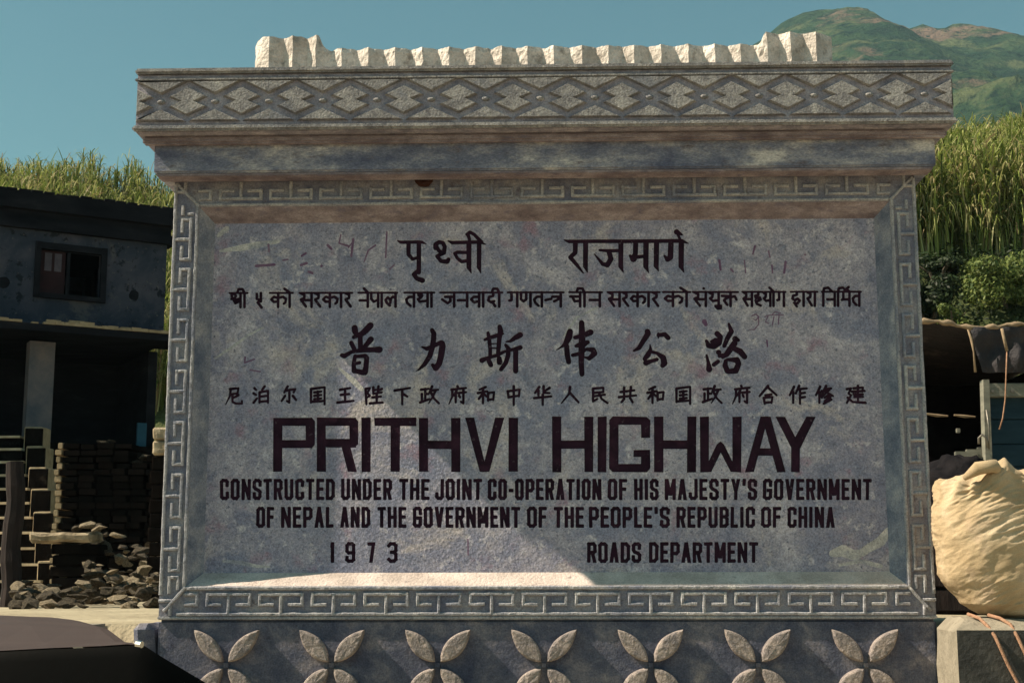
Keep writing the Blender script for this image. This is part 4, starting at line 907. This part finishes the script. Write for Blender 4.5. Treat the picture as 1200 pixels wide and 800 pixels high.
# stones and chips catching the light along the slab edge
for k in range(46):
    s_, z_ = hfind(np.interp(k, [0, 45], [-20, 196]), 388); s_ += random.uniform(-.05, .05)
    if 0.2 < s_ < .65 and random.random() < .7: continue
    r = random.uniform(.02, .05) * (1.5 if 14 < k < 26 else 1); mb = MB()
    hbox(mb, s_ - r * 1.6, s_ + r * 1.6, .50 + random.uniform(-.03, .06), .62 + random.uniform(0, .05), zF - .03, zF - .03 + r * random.uniform(.6, 1.3)); fixn(mb.build('edge_stone', PALEEDGE, HS))
# ground storey: dark open veranda with limewashed pier
zV = at(60, 517, 15.2).z
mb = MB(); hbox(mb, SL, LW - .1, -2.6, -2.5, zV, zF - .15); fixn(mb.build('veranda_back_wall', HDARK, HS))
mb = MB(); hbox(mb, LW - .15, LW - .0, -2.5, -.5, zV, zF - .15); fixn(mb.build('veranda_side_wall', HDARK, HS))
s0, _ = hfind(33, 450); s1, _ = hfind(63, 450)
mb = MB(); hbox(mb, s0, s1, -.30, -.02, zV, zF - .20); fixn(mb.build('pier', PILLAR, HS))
mb = MB(); hbox(mb, SL, LW + .1, -5, .1, TZ - .1, zV); fixn(mb.build('house_base', SHADEM, HS))
sb, _ = hfind(166, 515); mb = MB(); hbox(mb, sb, sb + .15, -.35, -.28, zV, zV + .42); o = fixn(mb.build('blue_plank', mat('blue_paint', [(.3, (.02, .07, .11)), (.7, (.035, .10, .15))], 5, bump=.3), None)); tag(o, 'blue painted plank leaning in the dark veranda beside the monument edge', 'plank')
# things barely seen in the veranda
vs = []
# outside stair
YT = 13.6
ST = thing('outside_stair', (at(40, 690, YT).x, YT, TZ), 'narrow stone outside stair climbing to the dark veranda at the left', 'stair')
nst = 11; zt0 = TZ; rise = (zV - TZ) / nst
xr0 = at(59, 690, 11.4).x; xr1 = at(41, 520, 14.6).x
for k in range(nst):
    t = k / (nst - 1); y0 = 11.4 + 3.2 * k / nst; xr_ = xr0 + (xr1 - xr0) * t
    mb = MB(); mb.box((xr_ - 1.5, y0, TZ - .05), (xr_ - .12, 14.6 - .0005 * k, TZ + rise * (k + 1) - .035), 0); mb.build('step', SHADEM, ST)
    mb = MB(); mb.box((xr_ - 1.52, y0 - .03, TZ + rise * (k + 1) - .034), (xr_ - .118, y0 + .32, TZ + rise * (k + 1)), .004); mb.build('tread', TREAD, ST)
for k in range(7):                                               # stepped parapet
    t = (k + .5) / 7; y0 = 11.5 + 3.1 * k / 7; y1 = 11.5 + 3.1 * (k + 1) / 7 - .01; xr_ = xr0 + (xr1 - xr0) * t
    zz = TZ + rise * nst * (k + 1) / 7 + .12
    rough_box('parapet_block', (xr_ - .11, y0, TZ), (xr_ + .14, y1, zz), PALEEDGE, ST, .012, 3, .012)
    rough_box('parapet_shade_face', (xr_ - .085, y0 - .045, TZ), (xr_ + .18, y0 - .012, zz - .03), SHADEM, ST, .004, 2, .006)  # dark sheet over each block's front stands in for its shade
# brick stack
BK = thing('brick_stack', (at(125, 620, 11).x, 11.4, TZ), 'tall dark brick stack beside the outside stair, its left edge in sun', 'brick stack')
bx0, bx1 = at(64, 570, 11.4).x, at(196, 570, 11.4).x
bz1 = at(100, 517, 11.4).z
bme = None
nr = int((bz1 - TZ) / .085)
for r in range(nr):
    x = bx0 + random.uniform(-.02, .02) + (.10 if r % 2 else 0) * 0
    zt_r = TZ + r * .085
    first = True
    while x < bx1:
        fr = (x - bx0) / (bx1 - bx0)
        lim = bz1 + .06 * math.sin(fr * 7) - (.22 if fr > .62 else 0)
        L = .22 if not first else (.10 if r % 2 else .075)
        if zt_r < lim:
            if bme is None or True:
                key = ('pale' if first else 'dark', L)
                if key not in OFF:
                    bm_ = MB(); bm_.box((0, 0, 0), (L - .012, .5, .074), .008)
                    me_ = bpy.data.meshes.new('brick'); me_.from_pydata(bm_.v, [], bm_.f); me_.materials.append(PALEEDGE if first else SHADEM); OFF[key] = me_  # pale first brick paints the sunlit left edge, the others the shade
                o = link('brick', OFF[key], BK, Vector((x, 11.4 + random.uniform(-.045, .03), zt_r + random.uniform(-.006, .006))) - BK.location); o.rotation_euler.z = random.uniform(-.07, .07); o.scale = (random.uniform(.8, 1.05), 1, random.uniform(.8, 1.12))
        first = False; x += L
for (s, sz) in ((.02, .0),):
    pass
# stones ---------------------------------------------------------------
def stone_mesh(seed, flat=1.0):
    rnd = random.Random(seed); bm = bmesh.new()
    for k in range(15):
        d = Vector((rnd.gauss(0, 1), rnd.gauss(0, 1), rnd.gauss(0, 1))).normalized() * rnd.uniform(.75, 1.05); bm.verts.new((d.x, d.y * .8, d.z * flat))
    bmesh.ops.convex_hull(bm, input=bm.verts[:]); bmesh.ops.dissolve_limit(bm, angle_limit=.25, verts=bm.verts[:], edges=bm.edges[:])
    bmesh.ops.delete(bm, geom=[v for v in bm.verts if not v.link_faces], context='VERTS'); bmesh.ops.recalc_face_normals(bm, faces=bm.faces[:])
    me = bpy.data.meshes.new('stone'); bm.to_mesh(me); bm.free(); me.materials.append((RUBBLE, RUBBLED, RUBBLED)[(seed + seed // 3) % 3]); return me
SM = [stone_mesh(k, (.75, .5, .35)[k % 3]) for k in range(12)]
def stone(p, s, label, group, rz=None, m=None, flat=None):
    o = link('stone', m or random.choice(SM), None, p); o.scale = (s * random.uniform(.9, 1.4), s, s * random.uniform(.7, 1.05) if flat is None else s * flat)
    o.rotation_euler = (random.uniform(-.4, .4), random.uniform(-.4, .4), random.uniform(0, 6) if rz is None else rz)
    return tag(o, label, 'stone', group)
g1 = 'stones in the near rubble heap'; l1 = 'rough broken stone in the low rubble heap between the car and the monument'
for k in range(190):
    px = random.uniform(18, 200); d = random.random(); y = 3.75 + 3.1 * d
    zt2 = TZ + .30 * math.sin(math.pi * min(1, d * 1.2)) * float(np.interp(px, [18, 60, 75, 100, 130, 185], [.55, .6, .35, .7, 1.0, .95])) * random.uniform(.3, 1)
    p = at(px, 700, y); stone(Vector((p.x, y, zt2 + .02)), random.uniform(.03, .105), l1, g1)
g2 = 'stones in the far rubble heap'; l2 = 'broken stone in the higher rubble bank below the brick stack'
for k in range(70):
    px = random.uniform(100, 200); d = random.random(); y = 8.6 + 2.2 * d
    p = at(px, 640, y); top = at(px, float(np.interp(px, [100, 125, 150, 190], [612, 612, 632, 636])), 9.8).z
    stone(Vector((p.x, y, TZ + (top - TZ) * min(1, .15 + d * 1.0) * random.uniform(.75, 1))), random.uniform(.05, .13), l2, g2)
p = at(76, 626, 9.6)
mb = MB()
o = rough_box('stone_slab', (p.x - .36, 9.45, p.z - .09), (p.x + .36, 9.9, p.z + .02), RUBBLE, None, .035, 5, .03); tag(o, 'long flat pale stone slab lying at the stair foot in front of the brick stack', 'stone slab')
SP = thing('stone_pier', (p.x, 9.7, TZ), 'dark stone pier holding up the long flat slab', 'pier')
for r in range(5):
    h = (p.z - .10 - TZ) / 5; rough_box('pier_stone', (p.x - .12 + .02 * (r % 2), 9.5, TZ + r * h), (p.x + .42, 9.85, TZ + (r + 1) * h - .01), SHADEM, SP, .01, 2, .012)
SL8 = ['small pale stone at the left end of the flat slab', 'pale stone in the middle of the three on the flat slab', 'pale stone at the right end of the flat slab',
       'pale stone on top of the brick stack, left one of a pair', 'small pale stone on top of the brick stack, right one of a pair', 'small stone at the middle notch of the brick stack top',
       'largest pale stone on the brick stack, nearest the monument', 'stone between the middle and largest ones on the brick stack']
for n8, (px, py, s) in enumerate(((92, 613, .11), (103, 610, .12), (117, 614, .12), (122, 514, .10), (132, 512, .06), (148, 533, .07), (172, 532, .13), (160, 536, .09))):
    y = 9.6 if py > 560 else 11.6; q = at(px, py, y); stone(q - Vector((0, 0, .05)), s, SL8[n8], 'stones on the slab' if py > 560 else 'stones on the brick stack')
# pale box beside the monument, left
q0, q1 = at(181, 520, 9.0), at(197, 503, 9.0)
for (a, b, nm, lab) in ((at(181, 517, 9.0), at(200, 502, 9.0), 'sandstone_block', 'pale squared sandstone block, topmost of the pile at the monument edge'), (at(180, 534, 9.0), at(200, 518, 9.0), 'sandstone_block', 'lower squared sandstone block under the pale one at the monument edge')):
    tag(rough_box(nm, (a.x, 8.9, a.z), (b.x, 9.3, b.z), RUBBLE, None, .015, 3, .02), lab, 'stone block')
zz = at(180, 534, 9.0).z; a = at(178, 534, 9.0)
PL2 = thing('dark_pier', (a.x + .1, 9.1, TZ), 'dark masonry pier behind the left edge of the monument', 'pier')
h = (zz - TZ) / 10
for r in range(10): rough_box('pier_stone', (a.x + .02 * (r % 2), 8.95, TZ + r * h), (a.x + .5, 9.3, TZ + (r + 1) * h - .008), SHADEM, PL2, .01, 2, .012)
# dark post
pb = at(14, 712, 5.0); pt = at(19, 541, 5.0)
mb = MB(); n = 12
pts = [Vector((pb.x - .02, 5, TZ - .05)).lerp(Vector((pt.x, 5.0, pt.z)), k / n) + Vector((.012 * math.sin(k * .9), 0, 0)) for k in range(n + 1)]
mb.tube(pts, [.085 - .012 * k / n + .004 * math.sin(k * 2) for k in range(n + 1)], 10)
tag(mb.build('wooden_post', POSTW), 'dark leaning wooden post standing in front of the outside stair', 'post')

# ------------------------------------------------------------------ car
CAR = thing('parked_car', (-1.9, -3.7, 0), 'dark car nosing in at the lower left, dusty brown bonnet above side blackened as shade', 'car')
y1c = -4.2
def xz(px, py, y=y1c): p = at(px, py, y); return p.x, p.z
nose = [(-3.3, 1.20), (-2.6, 1.195), (-1.8, 1.19), xz(0, 762), xz(60, 759), xz(120, 757), xz(152, 755), xz(165, 756), xz(178, 765), xz(195, 776), xz(215, 789), xz(238, 804), xz(262, 826), xz(285, 860), xz(300, 910)]
nose += [(nose[-1][0] + .02, .62), (nose[-1][0] + .0, .42)]
secs = []
for k, (x, z) in enumerate(nose):
    q = k / (len(nose) - 1)
    inn = float(np.interp(x, [-3.3, -.9, -.65, -.4, -.2], [0, 0, .03, .10, .20]))       # plan rounding of the nose
    crown = float(np.interp(x, [-3.3, -1.2, -.95, -.75, -.6, -.4], [.058, .056, .047, .028, .012, .0]))
    secs.append((x, z, inn, crown))
def rake(x, y): return x - .47 * (y - y1c) * min(1, max(0, (x + 2.4) / 1.4))
prof = [(0, 0, 0), (.06, .35, .006), (.10, .42, .012), (.35, .8, 0), (.75, 1.0, 0), (1.15, .8, 0), (1.40, .42, 0), (1.50, 0, 0)]
vs = []; fs = []
m = len(prof)
for (x, z, inn, cr) in secs:
    for (dy, k, b) in prof:
        yy = y1c + inn + dy * (1.5 - 2 * inn) / 1.5; vs.append((rake(x, yy), yy, z + cr * k - (b if k < .5 else 0)))
for a in range(len(secs) - 1):
    for q in range(m - 1): fs.append((a * m + q, (a + 1) * m + q, (a + 1) * m + q + 1, a * m + q + 1))
hk = 8
obj('bonnet', vs[:hk * m], [f for f in fs if max(f) < hk * m], HOOD, CAR, False)
obj('nose_panel', vs[(hk - 1) * m:], [tuple(i - (hk - 1) * m for i in f) for f in fs if min(f) >= (hk - 1) * m], CARB, CAR, True)
vs = []; fs = []
for (x, z, inn, cr) in secs: vs += [(x, y1c + inn, z - .002), (x, y1c + inn - .012, z - .02), (x, y1c + inn - .03, max(.36, z - .35)), (x, y1c + inn, .34)]
for a in range(len(secs) - 1):
    for q in range(3): fs.append((a * 4 + q, a * 4 + q + 1, (a + 1) * 4 + q + 1, (a + 1) * 4 + q))
obj('near_wing', vs, fs, CARB, CAR, True)
obj('far_wing', [(rake(v[0], y1c + 1.5), (y1c + 1.5) + (y1c - v[1]), v[2]) for v in vs], [f[::-1] for f in fs], CARB, CAR, True)
xn = nose[-1][0]
mb = MB(); mb.box((xn - .02, y1c + .25, .36), (xn + .10, y1c + 1.25, .50), .02); mb.v = [(rake(v[0], v[1]), v[1], v[2]) for v in mb.v]; mb.build('bumper', CHROME, CAR)
mb = MB(); mb.box((-5.2, y1c - .01, .34), (-3.3, y1c + 1.51, 1.22), .05); mb.build('body', CARB, CAR)
mb = MB(); b_ = [(-5.0, y1c + .06, 1.221), (-3.25, y1c + .06, 1.221), (-3.25, y1c + 1.44, 1.221), (-5.0, y1c + 1.44, 1.221)]; t_ = [(-4.8, y1c + .14, 1.72), (-3.65, y1c + .14, 1.72), (-3.65, y1c + 1.36, 1.72), (-4.8, y1c + 1.36, 1.72)]
mb.add(b_ + t_, [(0, 1, 5, 4), (1, 2, 6, 5), (2, 3, 7, 6), (3, 0, 4, 7), (4, 5, 6, 7)]); mb.build('cabin_glass', GLASS, CAR)
mb = MB(); mb.box((-4.85, y1c + .10, 1.721), (-3.6, y1c + 1.40, 1.77), .02); mb.build('roof', HOOD, CAR)
for x in (-.95, -4.4):
    for y in (y1c + .02, y1c + 1.34):
        mb = MB(); mb.tube([(x, y - .02, .33), (x, y + .16, .33)], .33, 28); w = mb.build('wheel', RUBBER, CAR)
        mb = MB(); mb.tube([(x, y - .03, .33), (x, y - .021, .33)], .17, 20); obj('hub_cap', mb.v, mb.f, CHROME, w)
p = at(163, 754, y1c - .01); mb = MB()
mb.tube([p + Vector((-.004, 0, 0)), p + Vector((.006, -.004, -.001))], .006, 8); mb.build('badge_stud', CHROME, CAR)

# ------------------------------------------------------------------ vegetation
def cane(name, n, region, label):
    """sugar cane: stalks with arching leaf blades, all one mass"""
    V = []; Fq = []; base = 0
    for _ in range(n):
        x, y = region(); z0 = ground_z(x, y) - .05; h = random.uniform(1.5, 2.5) * (1 + .28 * fbm((x, y, 1), .5, 2))
        if fbm((x, y, 7), .8, 2) < -.32: continue
        lx, ly = random.uniform(-.25, .25), random.uniform(-.25, .25)
        # stalk
        w = .016
        V += [(x - w, y, z0), (x + w, y, z0), (x + lx + w, y + ly, z0 + h), (x + lx - w, y + ly, z0 + h)]; Fq.append((base, base + 1, base + 2, base + 3)); base += 4
        nl = random.randint(13, 18)
        for k in range(nl):
            t = random.uniform(.22, 1.0) ** .75; L = random.uniform(.42, .9); a = random.uniform(0, 2 * math.pi); ca, sa = math.cos(a), math.sin(a)
            up = random.uniform(.75, 1.25) if t > .8 else random.uniform(.3, .9); W_ = random.uniform(.009, .018); droop = random.uniform(.5, 1.35)
            px, py, pz = x + lx * t, y + ly * t, z0 + h * t
            tx, ty = -sa * W_, ca * W_
            tw = random.uniform(-.5, .5) * W_
            for q, s in enumerate((0, .33, .66, 1.0)):
                r = L * s * (1 - .25 * s) * .62; zz = L * (up * s - droop * s * s * .9); ww = (.8, 1.0, .75, .08)[q]
                V.append((px + ca * r - tx * ww, py + sa * r - ty * ww, pz + zz - tw * ww)); V.append((px + ca * r + tx * ww, py + sa * r + ty * ww, pz + zz + tw * ww))
            for q in range(3): Fq.append((base + q * 2, base + q * 2 + 1, base + q * 2 + 3, base + q * 2 + 2))
            base += 8
    me = bpy.data.meshes.new(name); va = np.array(V, dtype=np.float32); fa = np.array(Fq, dtype=np.int32)
    me.vertices.add(len(va)); me.vertices.foreach_set('co', va.ravel()); me.loops.add(fa.size); me.loops.foreach_set('vertex_index', fa.ravel())
    me.polygons.add(len(fa)); me.polygons.foreach_set('loop_start', np.arange(0, fa.size, 4, dtype=np.int32)); me.update(calc_edges=True); me.validate()
    me.materials.append(CANE); o = link(name, me); return tag(o, label, 'crop', None, 'stuff')
def regR():
    while True:
        y = 23.2 + 16.5 * random.random() ** 1.1; d = y + 6.67; px = random.uniform(1010, 1300)
        return at(px, 300, y).x, y
def regL():
    y = 28.5 + 11.5 * random.random(); px = random.uniform(-90, 300); return at(px, 200, y).x, y
cane('sugar_cane', 9000, regR, 'tall sunlit sugar cane covering the slope behind the shelter')
cane('sugar_cane', 7600, regL, 'tall sunlit sugar cane covering the slope behind the dark house')
def regM():
    while True:
        x = random.uniform(-13.5, 16); y = random.uniform(24, 40)
        if y > float(np.interp(x, [-4, 4], [28.8, 23.4])): return x, y
def regE():
    y = random.uniform(24, 39); return (random.uniform(17, 30), y) if random.random() < .5 else (random.uniform(-30, -16), max(29, y))
cane('sugar_cane', 5200, regM, 'sunlit sugar cane on the middle of the slope, hidden behind the monument')
cane('sugar_cane', 3000, regE, 'sugar cane at the outer ends of the slope beyond the picture edges')
def bush(name, c, r, n, m, label, ls=.06, seed=0, lobes=9):
    rnd = random.Random(seed)
    T = thing(name, (c[0], c[1], ground_z(c[0], c[1])), label, 'bush')
    mb = MB()
    for k in range(5):
        a = rnd.uniform(0, 6.28); mb.tube([(c[0], c[1], ground_z(c[0], c[1]) - .1), (c[0] + .3 * r[0] * math.cos(a), c[1] + .3 * r[1] * math.sin(a), c[2] - r[2] * .2), (c[0] + .7 * r[0] * math.cos(a), c[1] + .7 * r[1] * math.sin(a), c[2] + r[2] * .4)], [.05, .03, .01], 6)
    mb.build('stem', BARK, T)
    L = [(Vector((c[0] + r[0] * rnd.uniform(-.65, .65), c[1] + r[1] * rnd.uniform(-.6, .6), c[2] + r[2] * rnd.uniform(-.6, .65))), rnd.uniform(.35, .6)) for _ in range(lobes)]
    V = []; Fs = []
    for k in range(n):
        lc, lr = rnd.choice(L); d = Vector((rnd.gauss(0, 1), rnd.gauss(0, 1), rnd.gauss(0, 1))).normalized(); q = rnd.random() ** .35
        p = lc + Vector((d.x * r[0], d.y * r[1], d.z * r[2])) * lr * q
        nrm = (d + Vector((rnd.gauss(0, .5), rnd.gauss(0, .5), rnd.gauss(0, .5) + .3))).normalized(); a = nrm.orthogonal().normalized(); b = nrm.cross(a); th = rnd.uniform(0, 6.28)
        u = (a * math.cos(th) + b * math.sin(th)) * ls * rnd.uniform(.6, 1.4); v = nrm.cross(u) * .5
        i = len(V); V += [p - u, p - v * .9, p + u, p + v * .9]; Fs.append((i, i + 1, i + 2, i + 3))
    o = obj('foliage', V, Fs, m, T); return T
c = at(1178, 334, 21.0); bush('green_bush', (c.x, 21.0, c.z), (.85, .8, .60), 13000, BUSH, 'rounded green bush standing just above the tarpaulin roof', .042, 3, 18)
c = at(1268, 330, 21.2); bush('green_bush', (c.x, 21.2, c.z), (.9, .8, .62), 8000, BUSH, 'green bush beyond the right edge of the shelter', .044, 5, 14)
c = at(1100, 316, 21.5); bush('small_bush', (c.x, 21.5, c.z), (.6, .5, .26), 2800, DARKBUSH, 'small dark green bush close to the right edge of the monument', .04, 6, 6)
c = at(1116, 374, 19.8); bush('low_weed', (c.x, 19.8, c.z), (.35, .3, .30), 1300, BUSH, 'little green weed growing at the tarpaulin edge beside the monument', .034, 8, 6)
c = at(1088, 352, 20.4); bush('scrub_bush', (c.x, 20.4, c.z), (.6, .6, .45), 5500, DARKBUSH, 'deep dark scrub in shade behind the right edge of the monument', .055, 9, 12)
V = []; Fs = []; rnd = random.Random(11)
for k in range(22000):
    y = rnd.uniform(15.5, 24.5); x = at(rnd.uniform(1000, 1330), 300, y).x; z = ground_z(x, y) + rnd.random() ** 2 * .55 * (.6 + fbm((x * 1.3, y * 1.3, 0), 1, 2))
    nrm = Vector((rnd.gauss(0, .6), rnd.gauss(-.3, .6), 1)).normalized(); a = nrm.orthogonal().normalized(); b = nrm.cross(a); th = rnd.uniform(0, 6.28); ls = rnd.uniform(.03, .075)
    u = (a * math.cos(th) + b * math.sin(th)) * ls; v = nrm.cross(u) * .45; p = Vector((x, y, z)); q = len(V)
    V += [p - u, p - v, p + u, p + v]; Fs.append((q, q + 1, q + 2, q + 3))
tag(obj('undergrowth', V, Fs, DARKBUSH), 'dark tangled undergrowth on the bank below the sugar cane', 'undergrowth', None, 'stuff')

# ------------------------------------------------------------------ haze
HZ = mat('haze_air', [(.3, (1, 1, 1)), (.7, (1, 1, 1))], bump=0)
hn = HZ.node_tree.nodes
for n_ in list(hn):
    if n_.type != 'OUTPUT_MATERIAL': hn.remove(n_)
pvn = hn.new('ShaderNodeVolumePrincipled'); pvn.inputs['Color'].default_value = (.55, .85, 1, 1); pvn.inputs['Density'].default_value = .00013
HZ.node_tree.links.new(pvn.outputs[0], hn['Material Output'].inputs['Volume'])
mb = MB(); mb.box((-4100, -4100, -3), (4100, 5100, 560)); tag(mb.build('haze', HZ), kind='stuff')
